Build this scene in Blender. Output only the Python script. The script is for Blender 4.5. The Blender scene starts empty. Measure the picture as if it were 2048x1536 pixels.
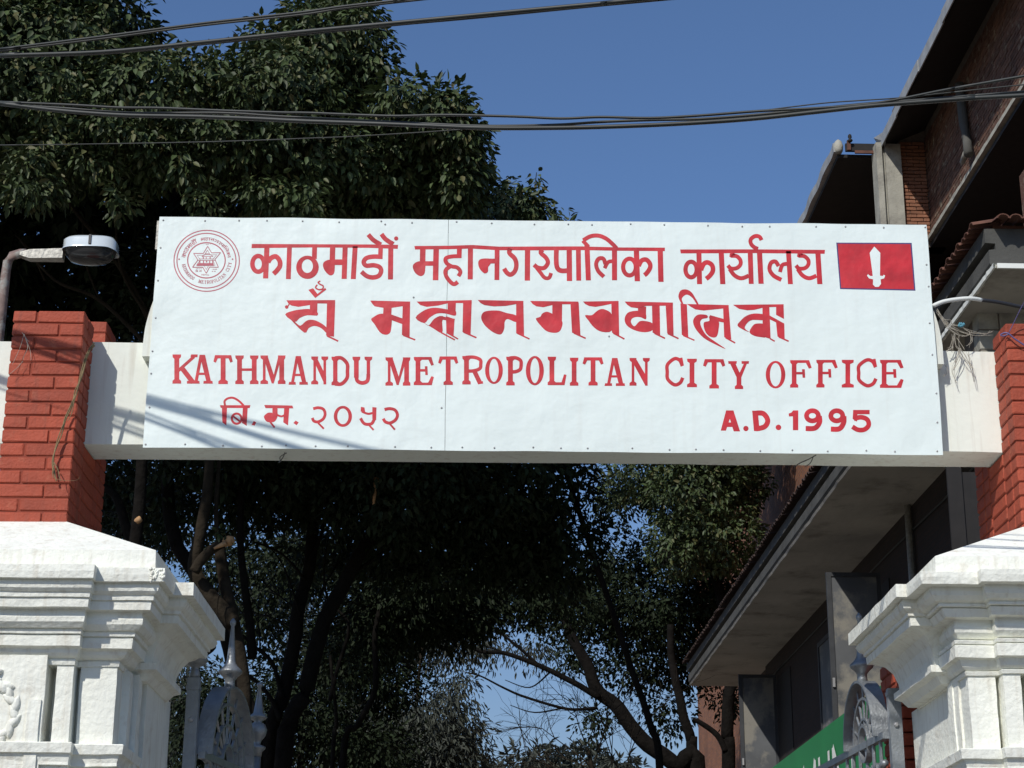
import bpy, math, random
import numpy as np
from mathutils import Vector, Matrix, noise, geometry
R = math.radians
rnd = random.Random(7)
rs = np.random.RandomState(11)
SC = bpy.context.scene
COL = SC.collection

# ------------------------------------------------------------------ camera
YAW, PITCH, ROLL, FPX = -0.01239029, 0.32897745, 0.005633278, 3683.97586
EYE = np.array([0, 0, 1.6])
def _basis():
    cy, sy, cp, sp = math.cos(YAW), math.sin(YAW), math.cos(PITCH), math.sin(PITCH)
    f = np.array([-sy*cp, cy*cp, sp]); r = np.array([cy, sy, 0.]); u = np.cross(r, f)
    cr, sr = math.cos(ROLL), math.sin(ROLL)
    return cr*r+sr*u, -sr*r+cr*u, f
CR, CU, CF = _basis()
cam = bpy.data.cameras.new('camera'); camo = bpy.data.objects.new('camera', cam); COL.objects.link(camo)
cam.sensor_width = 36; cam.lens = FPX/2048*36; cam.clip_start = 0.1; cam.clip_end = 3000
camo.matrix_world = Matrix(((CR[0], CU[0], -CF[0], 0), (CR[1], CU[1], -CF[1], 0), (CR[2], CU[2], -CF[2], 1.6), (0, 0, 0, 1)))
SC.camera = camo

# ------------------------------------------------------------------ sun and sky
SUN = Vector((.155, .27, -.265)).normalized()          # direction the light travels
EL = math.asin(-SUN.z); ROT = math.atan2(-SUN.x, -SUN.y)
w = bpy.data.worlds.new('World'); SC.world = w; w.use_nodes = True
nt = w.node_tree; bg = nt.nodes['Background']
sky = nt.nodes.new('ShaderNodeTexSky'); sky.sky_type = 'NISHITA'; sky.sun_disc = False
sky.sun_elevation = EL; sky.sun_rotation = ROT % (2*math.pi); sky.altitude = 1350; sky.air_density = 1.0; sky.dust_density = 1.1; sky.ozone_density = 4.5
# hazier, greyer air low over the city: the whole sky dims a little towards the horizon, all the way round
stc = nt.nodes.new('ShaderNodeTexCoord'); sse = nt.nodes.new('ShaderNodeSeparateXYZ'); smr = nt.nodes.new('ShaderNodeMapRange'); smr.interpolation_type = 'SMOOTHSTEP'
smr.inputs[1].default_value = 0; smr.inputs[2].default_value = .42; smx = nt.nodes.new('ShaderNodeMixRGB'); smx.inputs[1].default_value = (.70, .60, .53, 1); smx.inputs[2].default_value = (.93, 1, 1.07, 1)
sml = nt.nodes.new('ShaderNodeMixRGB'); sml.blend_type = 'MULTIPLY'; sml.inputs[0].default_value = 1
nt.links.new(stc.outputs['Generated'], sse.inputs[0]); nt.links.new(sse.outputs[2], smr.inputs[0]); nt.links.new(smr.outputs[0], smx.inputs[0])
nt.links.new(sky.outputs[0], sml.inputs[1]); nt.links.new(smx.outputs[0], sml.inputs[2]); nt.links.new(sml.outputs[0], bg.inputs[0]); bg.inputs[1].default_value = 0.12
sl = bpy.data.lights.new('sun', 'SUN'); sl.energy = 3.75; sl.angle = R(.6); sl.color = (1, .955, .89)
so = bpy.data.objects.new('sun', sl); COL.objects.link(so); so.rotation_euler = SUN.to_track_quat('-Z', 'Y').to_euler(); so.location = (-10, -15, 25)
vs = SC.view_settings; vs.view_transform = 'Standard'; vs.look = 'None'; vs.exposure = 0; vs.gamma = 1; vs.use_curve_mapping = False

# ------------------------------------------------------------------ helpers
def ray(px, py):
    return ((px-1024)/FPX)*CR+((768-py)/FPX)*CU+CF
def at(px, py, Y):                     # the point at distance Y (metres up the street) seen in direction (px, py)
    d = ray(px, py); return Vector(EYE+d*(Y/d[1]))
def atp(px, py, n, c):                 # ... on the plane n.P = c
    d = ray(px, py); n = np.array(n); return Vector(EYE+d*((c-n@EYE)/(n@d)))
def tag(o, label=None, cat=None, group=None, kind=None):
    if label: o['label'] = label
    if cat: o['category'] = cat
    if group: o['group'] = group
    if kind: o['kind'] = kind
    return o
def empty(name, loc, label, cat, rz=0, group=None):
    o = bpy.data.objects.new(name, None); COL.objects.link(o); o.location = loc; o.rotation_euler = (0, 0, rz); o.empty_display_size = .2
    return tag(o, label, cat, group)
def link(name, me, parent=None, mat=None):
    o = bpy.data.objects.new(name, me); COL.objects.link(o)
    if mat is not None and not me.materials: me.materials.append(mat)
    if parent is not None:
        o.parent = parent; 
        if True: o.matrix_parent_inverse = parent_inv(parent)
    return o
def parent_inv(p):
    m = Matrix.Identity(4); chain = []
    while p is not None: chain.append(p); p = p.parent
    for q in reversed(chain):
        m = m @ q.matrix_parent_inverse @ (Matrix.Translation(q.location) @ q.rotation_euler.to_matrix().to_4x4())
    return m.inverted()
class MB:
    def __init__(s): s.v = []; s.f = []
    def add(s, vs_, fs):
        n = len(s.v); s.v += [tuple(q) for q in vs_]; s.f += [tuple(n+i for i in f) for f in fs]; return s
    def box(s, x0, x1, y0, y1, z0, z1, M=None):
        v = [(x, y, z) for x in (x0, x1) for y in (y0, y1) for z in (z0, z1)]
        if M: v = [M(*q) for q in v]
        return s.add(v, [(0, 1, 3, 2), (4, 6, 7, 5), (0, 4, 5, 1), (2, 3, 7, 6), (0, 2, 6, 4), (1, 5, 7, 3)])
    def tube(s, pts, r, n=8, cap=True):
        P = [Vector(p) for p in pts]; m = len(P); rr = r if hasattr(r, '__len__') else [r]*m
        V = []; up = Vector((0.31, .17, .93))
        for i in range(m):
            t = (P[min(i+1, m-1)]-P[max(i-1, 0)])
            if t.length < 1e-9: t = Vector((0, 0, 1))
            t.normalize(); a = t.cross(up)
            if a.length < .05: a = t.cross(Vector((1, 0, 0)))
            a.normalize(); b = t.cross(a)
            for k in range(n):
                q = 2*math.pi*k/n; V.append(P[i]+(a*math.cos(q)+b*math.sin(q))*rr[i])
        F = [(i*n+k, i*n+(k+1) % n, (i+1)*n+(k+1) % n, (i+1)*n+k) for i in range(m-1) for k in range(n)]
        if cap: F += [tuple(range(n))[::-1], tuple(range((m-1)*n, m*n))]
        return s.add(V, F)
    def lathe(s, c, prof, n=20):          # prof: (r, z) from c upward
        V = []
        for r_, z_ in prof:
            for k in range(n):
                q = 2*math.pi*k/n; V.append((c[0]+r_*math.cos(q), c[1]+r_*math.sin(q), c[2]+z_))
        m = len(prof)
        F = [(i*n+k, i*n+(k+1) % n, (i+1)*n+(k+1) % n, (i+1)*n+k) for i in range(m-1) for k in range(n)]
        F += [tuple(range(n))[::-1], tuple(range((m-1)*n, m*n))]
        return s.add(V, F)
    def mesh(s, name, smooth=False):
        me = bpy.data.meshes.new(name); me.from_pydata(s.v, [], s.f); me.validate(); me.update()
        if smooth: me.polygons.foreach_set('use_smooth', [True]*len(me.polygons))
        return me
    def build(s, name, mat, parent=None, smooth=False):
        return link(name, s.mesh(name, smooth), parent, mat)
def smooth_pts(P, n=5):
    P = [Vector(q) for q in P]; m = len(P); out = []
    for i in range(m-1):
        a, b, c, d = P[max(i-1, 0)], P[i], P[i+1], P[min(i+2, m-1)]
        for k in range(n):
            t = k/n; out.append(.5*((2*b)+(c-a)*t+(2*a-5*b+4*c-d)*t*t+(3*b-a-3*c+d)*t**3))
    out.append(P[-1]); return out

# ------------------------------------------------------------------ materials
def mat(name, col, rough=.8, metal=0, spec=.5, var=.12, vscale=6, bump=0, bscale=40, col2=None, c2pos=(.55, .75), c2scale=3, island=0, obj=0, coat=0, detail=6, trans=0, streak=None):
    m = bpy.data.materials.new(name); m.use_nodes = True; t = m.node_tree; N = t.nodes; Lk = t.links
    b = N['Principled BSDF']; b.inputs['Roughness'].default_value = rough; b.inputs['Metallic'].default_value = metal
    b.inputs['Specular IOR Level'].default_value = spec; b.inputs['Coat Weight'].default_value = coat
    tc = N.new('ShaderNodeTexCoord'); src = tc.outputs['Object']
    geo = N.new('ShaderNodeNewGeometry')
    nz = N.new('ShaderNodeTexNoise'); nz.inputs['Scale'].default_value = vscale; nz.inputs['Detail'].default_value = detail; Lk.new(geo.outputs['Position'], nz.inputs['Vector'])
    hs = N.new('ShaderNodeHueSaturation'); hs.inputs['Color'].default_value = (*col, 1)
    mr = N.new('ShaderNodeMapRange'); mr.inputs[1].default_value = .3; mr.inputs[2].default_value = .7; mr.inputs[3].default_value = 1-var; mr.inputs[4].default_value = 1+var
    Lk.new(nz.outputs[0], mr.inputs[0]); val = mr.outputs[0]
    if island or obj:
        src2 = geo.outputs['Random Per Island'] if island else N.new('ShaderNodeObjectInfo').outputs['Random']
        m2 = N.new('ShaderNodeMapRange'); a = island or obj; m2.inputs[3].default_value = 1-a; m2.inputs[4].default_value = 1+a; Lk.new(src2, m2.inputs[0])
        mm = N.new('ShaderNodeMath'); mm.operation = 'MULTIPLY'; Lk.new(val, mm.inputs[0]); Lk.new(m2.outputs[0], mm.inputs[1]); val = mm.outputs[0]
    Lk.new(val, hs.inputs['Value']); out = hs.outputs[0]
    if col2:
        n2 = N.new('ShaderNodeTexNoise'); n2.inputs['Scale'].default_value = c2scale; n2.inputs['Detail'].default_value = 8; n2.inputs['Roughness'].default_value = .65; Lk.new(geo.outputs['Position'], n2.inputs['Vector'])
        r2 = N.new('ShaderNodeMapRange'); r2.inputs[1].default_value = c2pos[0]; r2.inputs[2].default_value = c2pos[1]; Lk.new(n2.outputs[0] if not island or c2scale > 0 else geo.outputs['Random Per Island'], r2.inputs[0])
        if c2scale < 0: Lk.new(geo.outputs['Random Per Island'], r2.inputs[0])
        mx = N.new('ShaderNodeMixRGB'); mx.inputs[2].default_value = (*col2, 1); Lk.new(r2.outputs[0], mx.inputs[0]); Lk.new(out, mx.inputs[1]); out = mx.outputs[0]
    if streak:      # rain streaks: long vertical noise, a real stain colour
        mp = N.new('ShaderNodeVectorMath'); mp.operation = 'MULTIPLY'; mp.inputs[1].default_value = (26, 26, 1.6); Lk.new(geo.outputs['Position'], mp.inputs[0])
        n3 = N.new('ShaderNodeTexNoise'); n3.inputs['Scale'].default_value = 1; n3.inputs['Detail'].default_value = 5; Lk.new(mp.outputs[0], n3.inputs['Vector'])
        r3 = N.new('ShaderNodeMapRange'); r3.inputs[1].default_value = .54; r3.inputs[2].default_value = .80; r3.inputs[4].default_value = streak[3]; Lk.new(n3.outputs[0], r3.inputs[0])
        mx3 = N.new('ShaderNodeMixRGB'); mx3.inputs[2].default_value = (*streak[:3], 1); Lk.new(r3.outputs[0], mx3.inputs[0]); Lk.new(out, mx3.inputs[1]); out = mx3.outputs[0]
    Lk.new(out, b.inputs['Base Color'])
    if bump:
        nb = N.new('ShaderNodeTexNoise'); nb.inputs['Scale'].default_value = bscale; nb.inputs['Detail'].default_value = 5; Lk.new(geo.outputs['Position'], nb.inputs['Vector'])
        bp = N.new('ShaderNodeBump'); bp.inputs['Strength'].default_value = 1; bp.inputs['Distance'].default_value = bump; Lk.new(nb.outputs[0], bp.inputs['Height']); Lk.new(bp.outputs[0], b.inputs['Normal'])
    if trans:
        tr = N.new('ShaderNodeBsdfTranslucent'); Lk.new(out, tr.inputs[0]); ms = N.new('ShaderNodeMixShader'); ms.inputs[0].default_value = trans
        o_ = N['Material Output']; Lk.new(b.outputs[0], ms.inputs[1]); Lk.new(tr.outputs[0], ms.inputs[2]); Lk.new(ms.outputs[0], o_.inputs[0])
    return m
M = dict(
 stucco=mat('white_stucco', (.80, .81, .73), .85, var=.06, vscale=5, bump=.007, bscale=35, col2=(.52, .45, .35), c2pos=(.57, .86), c2scale=8, streak=(.47, .41, .31, .55)),
 beam=mat('white_plaster', (.76, .79, .71), .85, var=.04, vscale=2, bump=.003, bscale=18, col2=(.6, .56, .48), c2pos=(.62, .9), c2scale=4, streak=(.52, .48, .40, .6)),
 sheet=mat('white_sheet', (.74, .82, .79), .42, spec=.4, var=.02, vscale=1.5, bump=.022, bscale=2.3, col2=(.62, .66, .64), c2pos=(.60, .95), c2scale=2.2, streak=(.60, .61, .56, .22)),
 red=mat('red_paint', (.52, .018, .028), .5, var=.20, vscale=10, bump=.022, bscale=2.3),
 redthin=mat('thin_red_paint', (.45, .10, .13), .5, var=.10, vscale=14),
 navy=mat('navy_paint', (.05, .04, .16), .5), dark=mat('dark_metal', (.03, .03, .035), .5),
 nail=mat('nail_steel', (.40, .40, .40), .5, metal=.5),
 brick=mat('red_painted_brick', (.34, .060, .027), .75, var=.12, vscale=9, obj=.12, bump=.005, bscale=60, col2=(.40, .13, .07), c2pos=(.58, .80), c2scale=14, streak=(.16, .045, .028, .6)),
 mortar=mat('red_painted_mortar', (.24, .045, .022), .85, var=.15, vscale=20),
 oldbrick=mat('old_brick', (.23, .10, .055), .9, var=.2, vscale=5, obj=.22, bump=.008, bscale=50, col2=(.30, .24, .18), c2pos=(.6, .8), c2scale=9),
 oldbrick2=mat('weathered_shade_brick', (.11, .052, .032), .9, var=.2, vscale=5, island=.3, bump=.008, bscale=50, col2=(.32, .28, .20), c2pos=(.55, .75), c2scale=6),  # base darkened to put eave shade into the brick
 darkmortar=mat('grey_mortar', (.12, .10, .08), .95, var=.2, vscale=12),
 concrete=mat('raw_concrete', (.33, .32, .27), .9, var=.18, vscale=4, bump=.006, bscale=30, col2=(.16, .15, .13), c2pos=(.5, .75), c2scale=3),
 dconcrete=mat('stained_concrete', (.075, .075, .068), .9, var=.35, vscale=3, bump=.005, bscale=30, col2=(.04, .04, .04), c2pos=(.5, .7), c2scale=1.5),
 soffit=mat('old_white_soffit', (.44, .41, .35), .9, var=.15, vscale=1.2, col2=(.16, .14, .11), c2pos=(.52, .75), c2scale=1.3, bump=.01, bscale=8),
 wood=mat('dark_wood_and_shade', (.012, .010, .009), .8, var=.3, vscale=10), roofsheet=mat('grey_roof_sheet', (.30, .31, .31), .6, var=.2, vscale=5),  # wood: near-black, also stands for shade under roofs and in recesses
 tile=mat('clay_tile', (.13, .055, .035), .85, var=.25, vscale=8, obj=.25), frame=mat('window_frame_paint', (.035, .038, .042), .6, var=.2, vscale=8),
 darktile=mat('dark_tile', (.05, .03, .024), .9, var=.25, vscale=8),  # darker copy of the clay tile for the canopy's farther edge
 pane=mat('dusty_pane', (.10, .105, .11), .55, spec=.3, var=.25, vscale=2, col2=(.22, .21, .18), c2pos=(.5, .6), c2scale=1.4),
 paper=mat('paper', (.5, .5, .45), .8), green=mat('green_board_paint', (.012, .20, .055), .5, var=.08, vscale=3),
 white=mat('white_paint', (.75, .77, .72), .6, var=.05), silver=mat('silver_paint', (.27, .29, .305), .42, metal=.55, var=.12, vscale=20, bump=.003, bscale=70),
 lampm=mat('lamp_enamel', (.75, .80, .78), .15, metal=.35, var=.05, coat=.6), rust=mat('rusty_steel', (.20, .14, .12), .75, var=.3, vscale=15, col2=(.30, .29, .26), c2pos=(.5, .6), c2scale=12),
 galv=mat('crumpled_sheet_metal', (.36, .35, .31), .55, metal=.3, var=.25, vscale=30, bump=.006, bscale=40),
 cable=mat('black_cable', (.022, .026, .024), .55, var=.3, vscale=5), vine=mat('dry_vine', (.22, .16, .08), .9, var=.3, vscale=30), twig=mat('pale_dry_twig', (.36, .33, .27), .9, var=.3, vscale=40),
 purple=mat('purple_wire', (.10, .08, .20), .5), blue=mat('blue_rag', (.08, .25, .32), .8),
 bark=mat('brown_bark', (.024, .019, .013), .95, spec=.1, var=.35, vscale=9, bump=.02, bscale=18), barkd=mat('dark_bark', (.008, .007, .006), .95, spec=.08, var=.35, vscale=9, bump=.02, bscale=18),
 cut=mat('cut_wood', (.42, .24, .11), .8, var=.25, vscale=25),
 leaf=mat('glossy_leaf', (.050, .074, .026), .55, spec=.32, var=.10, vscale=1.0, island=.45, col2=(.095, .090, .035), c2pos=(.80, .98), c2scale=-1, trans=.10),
 leaf2=mat('shaded_leaf', (.015, .023, .010), .65, spec=.15, var=.2, vscale=.6, island=.45, trans=.08),  # leaf copy with crown shade put into its darker colour
 euc=mat('grey_green_leaf', (.040, .046, .034), .6, spec=.3, var=.25, vscale=.4, island=.4, trans=.1),
 paving=mat('grey_paving', (.17, .16, .14), .9, var=.2, vscale=3),
 ground=mat('packed_earth', (.20, .175, .14), .95, var=.2, vscale=.8, bump=.01, bscale=6), asphalt=mat('asphalt', (.06, .06, .06), .9, var=.2, vscale=3, bump=.004, bscale=60),
)
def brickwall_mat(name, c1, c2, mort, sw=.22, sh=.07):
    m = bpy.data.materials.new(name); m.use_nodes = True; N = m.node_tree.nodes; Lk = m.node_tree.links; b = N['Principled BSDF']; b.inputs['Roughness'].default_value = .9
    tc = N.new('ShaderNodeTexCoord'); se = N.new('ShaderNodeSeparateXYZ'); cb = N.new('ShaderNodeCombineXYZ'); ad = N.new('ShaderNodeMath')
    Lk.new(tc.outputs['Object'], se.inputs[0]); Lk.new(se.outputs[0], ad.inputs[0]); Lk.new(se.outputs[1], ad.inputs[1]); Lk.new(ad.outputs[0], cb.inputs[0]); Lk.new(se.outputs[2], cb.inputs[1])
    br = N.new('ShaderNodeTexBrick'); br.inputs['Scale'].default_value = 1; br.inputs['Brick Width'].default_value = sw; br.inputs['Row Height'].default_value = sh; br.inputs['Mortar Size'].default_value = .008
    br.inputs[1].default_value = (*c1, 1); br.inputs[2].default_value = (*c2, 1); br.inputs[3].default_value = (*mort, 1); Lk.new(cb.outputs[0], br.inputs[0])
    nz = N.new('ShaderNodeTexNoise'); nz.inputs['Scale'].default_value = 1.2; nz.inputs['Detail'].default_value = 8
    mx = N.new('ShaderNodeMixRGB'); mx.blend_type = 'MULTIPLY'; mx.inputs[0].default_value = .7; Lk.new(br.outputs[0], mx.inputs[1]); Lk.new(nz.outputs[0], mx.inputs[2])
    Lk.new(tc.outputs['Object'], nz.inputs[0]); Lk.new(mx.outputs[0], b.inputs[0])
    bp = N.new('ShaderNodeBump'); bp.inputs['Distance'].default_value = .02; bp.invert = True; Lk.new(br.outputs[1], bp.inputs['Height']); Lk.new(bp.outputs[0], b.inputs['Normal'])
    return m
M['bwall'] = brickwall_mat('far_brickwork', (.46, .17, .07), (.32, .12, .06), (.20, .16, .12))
M['bwall_dark'] = brickwall_mat('shade_dark_brickwork', (.045, .022, .016), (.03, .017, .012), (.02, .018, .016))  # brick copy with the shade under canopy and slab put into its colour

# ================================================================== the setting
g = MB(); g.box(-400, 400, -200, 900, -.5, 0); tag(g.build('ground', M['ground']), 'packed earth ground of the yard and street side', kind='structure')
g = MB(); g.box(-60, 60, -3.5, 5.5, 0, .004); tag(g.build('road', M['asphalt']), 'asphalt street in front of the gate', kind='structure')
g = MB(); g.box(-60, 60, 5.5, 8.4, 0, .12); tag(g.build('pavement', M['paving']), 'concrete pavement before the gate piers', kind='structure')

# ================================================================== gate lintel
XL, XR = -2.2887, 2.913
beam = empty('gate_lintel', (.31, 10.15, 4.632), 'white plastered concrete beam spanning the two brick pillars behind the signboard', 'beam')
def rough_box(x0, x1, y0, y1, z0, z1, nx, jit):
    b = MB(); xs = [x0+(x1-x0)*i/nx for i in range(nx+1)]; V = []
    for x in xs:
        for (y, z) in ((y0, z0), (y0, z1), (y1, z1), (y1, z0)):
            n_ = noise.noise_vector(Vector((x*2.3, y*5, z*5)))*jit; V.append((x, y+n_.y, z+n_.z))
    F = [(4*i+k, 4*i+(k+1) % 4, 4*i+4+(k+1) % 4, 4*i+4+k) for i in range(nx) for k in range(4)]+[(0, 3, 2, 1), (4*nx, 4*nx+1, 4*nx+2, 4*nx+3)]
    b.add(V, F); return b
rough_box(-4.6, 5.2, 10.0, 10.3051, 4.6319, 5.2434, 60, .006).build('beam', M['beam'], beam)
# curved plaster plate on the beam, its shoulders show left and right of the sign
def arch_plate():
    b = MB(); cx = .305; hw = 2.290; z0 = 5.128; n = 30; V = []
    for i in range(n+1):
        z = z0+.78*i/n; d = .57*max(0, z-5.2)**2+max(0, z-5.75)**2*20; j = .004*noise.noise(Vector((z*9, 0, 0)))
        V += [(cx-hw+d+j, 9.906, z), (cx+hw-d+j, 9.906, z), (cx+hw-d+j, 9.999, z), (cx-hw+d+j, 9.999, z)]
    b.add(V, [(4*i+k, 4*i+(k+1) % 4, 4*i+4+(k+1) % 4, 4*i+4+k) for i in range(n) for k in range(4)]+[(3, 2, 1, 0), (4*n, 4*n+1, 4*n+2, 4*n+3)])
    return b
arch_plate().build('curved_plate', M['beam'], beam)

# ================================================================== signboard
SX, SZ, SY = .30, 4.58, 9.885
sign = empty('signboard', (SX, SY, SZ), 'wide white sheet metal signboard with red Nepali and English lettering', 'sign')
def sheet(x0, x1, bow):
    b = MB(); nx, nz = 30, 14; V = []
    e0, e1 = 4.5799, 5.9877
    for j in range(nz+1):
        for i in range(nx+1):
            u = i/nx; v = j/nz; x = x0+(x1-x0)*u; z = e0+(e1-e0)*v
            if j in (0, nz): z += .004*noise.noise(Vector((x*3, z, 0)))
            if i in (0, nx): x += .004*noise.noise(Vector((x, z*3, 5)))
            V.append((x, 9.89, z))
    F = [(j*(nx+1)+i, j*(nx+1)+i+1, (j+1)*(nx+1)+i+1, (j+1)*(nx+1)+i) for j in range(nz) for i in range(nx)]
    b.add(V, F); m = len(V)
    for (a_, c_) in [(k, k+1) for k in range(nx)]: pass
    b.box(x0+.004, x1-.004, 9.893, 9.905, e0+.006, e1-.006)
    return b
JX = at(893, 680, 9.89).x
sheet(-1.9401, JX-.0012, 0).build('sheet_panel', M['sheet'], sign)
sheet(JX+.0012, 2.5490, 0).build('sheet_panel', M['sheet'], sign)
fr = MB()
for (x0, x1, z0, z1) in ((-1.90, 2.51, 4.60, 4.65), (-1.90, 2.51, 5.92, 5.97), (-1.90, -1.85, 4.65, 5.92), (2.46, 2.51, 4.65, 5.92), (.3, .35, 4.65, 5.92)):
    fr.box(x0, x1, 9.9052, 9.9058, z0, z1)
fr.build('backing_frame', M['dark'], sign)
# hand-traced lettering: strokes and outlines measured off the sign
def glyph_curve(pts,n=6,closed=False):
    P=[np.array(q,float) for q in pts]; out=[]
    m=len(P)
    rng=range(m if closed else m-1)
    for i in rng:
        if closed: a,b,c,d=P[(i-1)%m],P[i],P[(i+1)%m],P[(i+2)%m]
        else: a,b,c,d=P[max(i-1,0)],P[i],P[i+1],P[min(i+2,m-1)]
        for k in range(n):
            t=k/n
            out.append(.5*((2*b)+(-a+c)*t+(2*a-5*b+4*c-d)*t*t+(-a+3*b-3*c+d)*t**3))
    if not closed: out.append(P[-1])
    return out
def stroke(pts,w,smooth=True,w2=None):
    if len(pts)>2 and smooth: pts=glyph_curve(pts,5)
    P=[np.array(q,float) for q in pts]; n=len(P); L=[];Rr=[]
    for i in range(n):
        t=P[min(i+1,n-1)]-P[max(i-1,0)]; t/=np.hypot(*t)+1e-9; nn=np.array([-t[1],t[0]])
        ww=w if w2 is None else w+(w2-w)*i/(n-1)
        L.append(P[i]+nn*ww/2);Rr.append(P[i]-nn*ww/2)
    return [[tuple(L[i]),tuple(L[i+1]),tuple(Rr[i+1]),tuple(Rr[i])] for i in range(n-1)]   # one quad per step
def ring(cx,cy,rx,ry,w,n=28,h=None):
    a=[(cx+(rx+w/2)*math.cos(2*math.pi*k/n),cy+(ry+w/2)*math.sin(2*math.pi*k/n)) for k in range(n)]
    b=[(cx+(rx-w/2)*math.cos(2*math.pi*k/n),cy+(ry-w/2)*math.sin(2*math.pi*k/n)) for k in range(n)]
    return [a,b]
def ring2(o,i,n=28):
    a=[(o[0]+o[2]*math.cos(2*math.pi*k/n),o[1]+o[3]*math.sin(2*math.pi*k/n)) for k in range(n)]
    b=[(i[0]+i[2]*math.cos(2*math.pi*k/n),i[1]+i[3]*math.sin(2*math.pi*k/n)) for k in range(n)]
    return [a,b]
def disc(cx,cy,r,n=12): return [[(cx+r*math.cos(2*math.pi*k/n),cy+r*math.sin(2*math.pi*k/n)) for k in range(n)]]
def poly(*pts): return [list(pts)]
def sp(*pts): return [[tuple(q) for q in glyph_curve(pts,3,True)]]
stk=stroke
def st(x0,y0,x1,y1,w): return [[(x0-w/2,y0),(x0+w/2,y0),(x1+w/2,y1),(x1-w/2,y1)]]
C1=(320,440,3.9385);C2=(800,440,3.9385);C3=(1320,440,3.657);C4=(320,690,3.9385);C5=(830,690,3.9385);C6=(1300,690,3.531);C7=(335,445,10.24)
def crop(shapes,c): return [[[(x/c[2]+c[0],y/c[2]+c[1]) for x,y in loop] for loop in s] for s in shapes]
w1=crop([poly((722,186),(1200,188),(1700,190),(1875,193),(1872,225),(1640,217),(1200,214),(720,219)),
 st(842,200,831,458,41),ring(773,343,46,62,36),stk([(850,330),(873,298),(912,285),(942,320),(943,362),(918,398),(893,422)],38),
 st(1020,200,1010,463,38),st(1218,205,1215,305,38),ring2((1161,370,89,92),(1160,361,44,54)),
 st(1360,205,1354,400,42),sp((1335,310),(1292,328),(1283,360),(1300,400),(1335,433),(1365,425),(1375,390),(1372,330)),st(1360,308,1360,352,2),poly((1360,308),(1452,308),(1452,352),(1360,352)),st(1458,205,1450,461,40),
 st(1537,205,1522,463,40),st(1738,205,1735,303,36),stk([(1752,288),(1680,286),(1625,298),(1604,330),(1625,357),(1680,354),(1725,366),(1742,395),(1725,435),(1680,450),(1630,440),(1586,405)],36),
 st(1818,205,1815,466,40),stk([(1640,112),(1680,155),(1740,192)],36),stk([(1744,108),(1778,150),(1838,188)],36),disc(1860,143,17)],C1)
w2=crop([poly((113,202),(380,200),(570,194),(780,207),(1100,206),(1430,205),(1720,213),(2087,215),(2087,243),(1720,240),(1430,235),(1100,237),(780,236),(560,223),(380,228),(118,230)),
 st(180,215,176,400,44),sp((155,322),(112,340),(100,370),(120,415),(160,440),(190,425),(198,385),(197,345)),poly((178,322),(282,322),(282,358),(178,358)),st(285,215,280,472,44),
 st(468,215,466,296,38),stk([(480,282),(405,285),(360,300),(365,335),(405,362),(450,372),(476,405),(460,440)],31),stk([(400,360),(360,392),(362,435),(392,480),(425,503),(455,485)],32),
 st(555,205,553,465,40),st(765,215,763,470,38),sp((650,302),(620,318),(617,350),(630,385),(665,418),(692,405),(695,368),(715,340),(715,305)),poly((665,302),(765,302),(765,340),(665,340)),
 stk([(868,225),(862,258),(903,300),(917,350),(905,400),(872,428),(842,413),(820,380)],36),st(1005,215,1003,475,42),
 stk([(1125,232),(1108,255),(1150,295),(1165,335),(1135,375),(1085,372),(1056,350)],34),stk([(1068,362),(1105,410),(1140,452),(1175,452),(1190,415)],30),
 stk([(1232,225),(1232,340),(1247,385),(1280,398),(1330,395)],38),st(1333,225,1335,478,42),st(1405,225,1408,475,38),
 st(1473,195,1484,473,40),stk([(1443,158),(1500,126),(1565,121),(1625,145),(1675,187),(1706,220)],32),stk([(1440,160),(1485,208)],30),
 st(1690,215,1690,472,40),stk([(1606,444),(1562,400),(1545,345),(1565,303),(1602,303),(1618,345)],32),stk([(1612,378),(1640,330),(1680,322)],30),
 ring(1808,368,50,66,34),st(1862,215,1870,480,42),stk([(1880,360),(1903,318),(1940,310),(1968,340),(1970,375),(1945,415),(1925,432)],36),
 st(2050,230,2056,485,42)],C2)
w3=crop([poly((148,213),(700,212),(1208,216),(1205,245),(700,240),(152,242)),
 ring(228,360,41,57,32),st(285,225,290,467,37),stk([(300,365),(320,320),(350,308),(382,330),(387,370),(365,405),(338,428)],34),st(448,225,460,467,38),
 stk([(545,240),(520,258),(560,262),(588,290),(588,325),(560,350),(520,352),(497,330)],29),stk([(510,355),(545,402),(595,424),(650,405)],30),st(660,225,668,465,36),
 stk([(743,145),(728,120),(695,116),(664,140),(668,175),(695,200),(718,208)],29),st(728,225,740,464,38),
 stk([(888,435),(832,405),(802,360),(812,312),(845,302),(868,335)],30),stk([(878,378),(895,328),(930,318)],28),st(940,225,955,467,36),
 stk([(1040,240),(1015,258),(1055,262),(1085,290),(1085,325),(1060,350),(1018,352),(995,330)],29),stk([(1008,355),(1042,402),(1092,424),(1145,405)],30),st(1155,225,1170,467,38)],C3)
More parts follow.
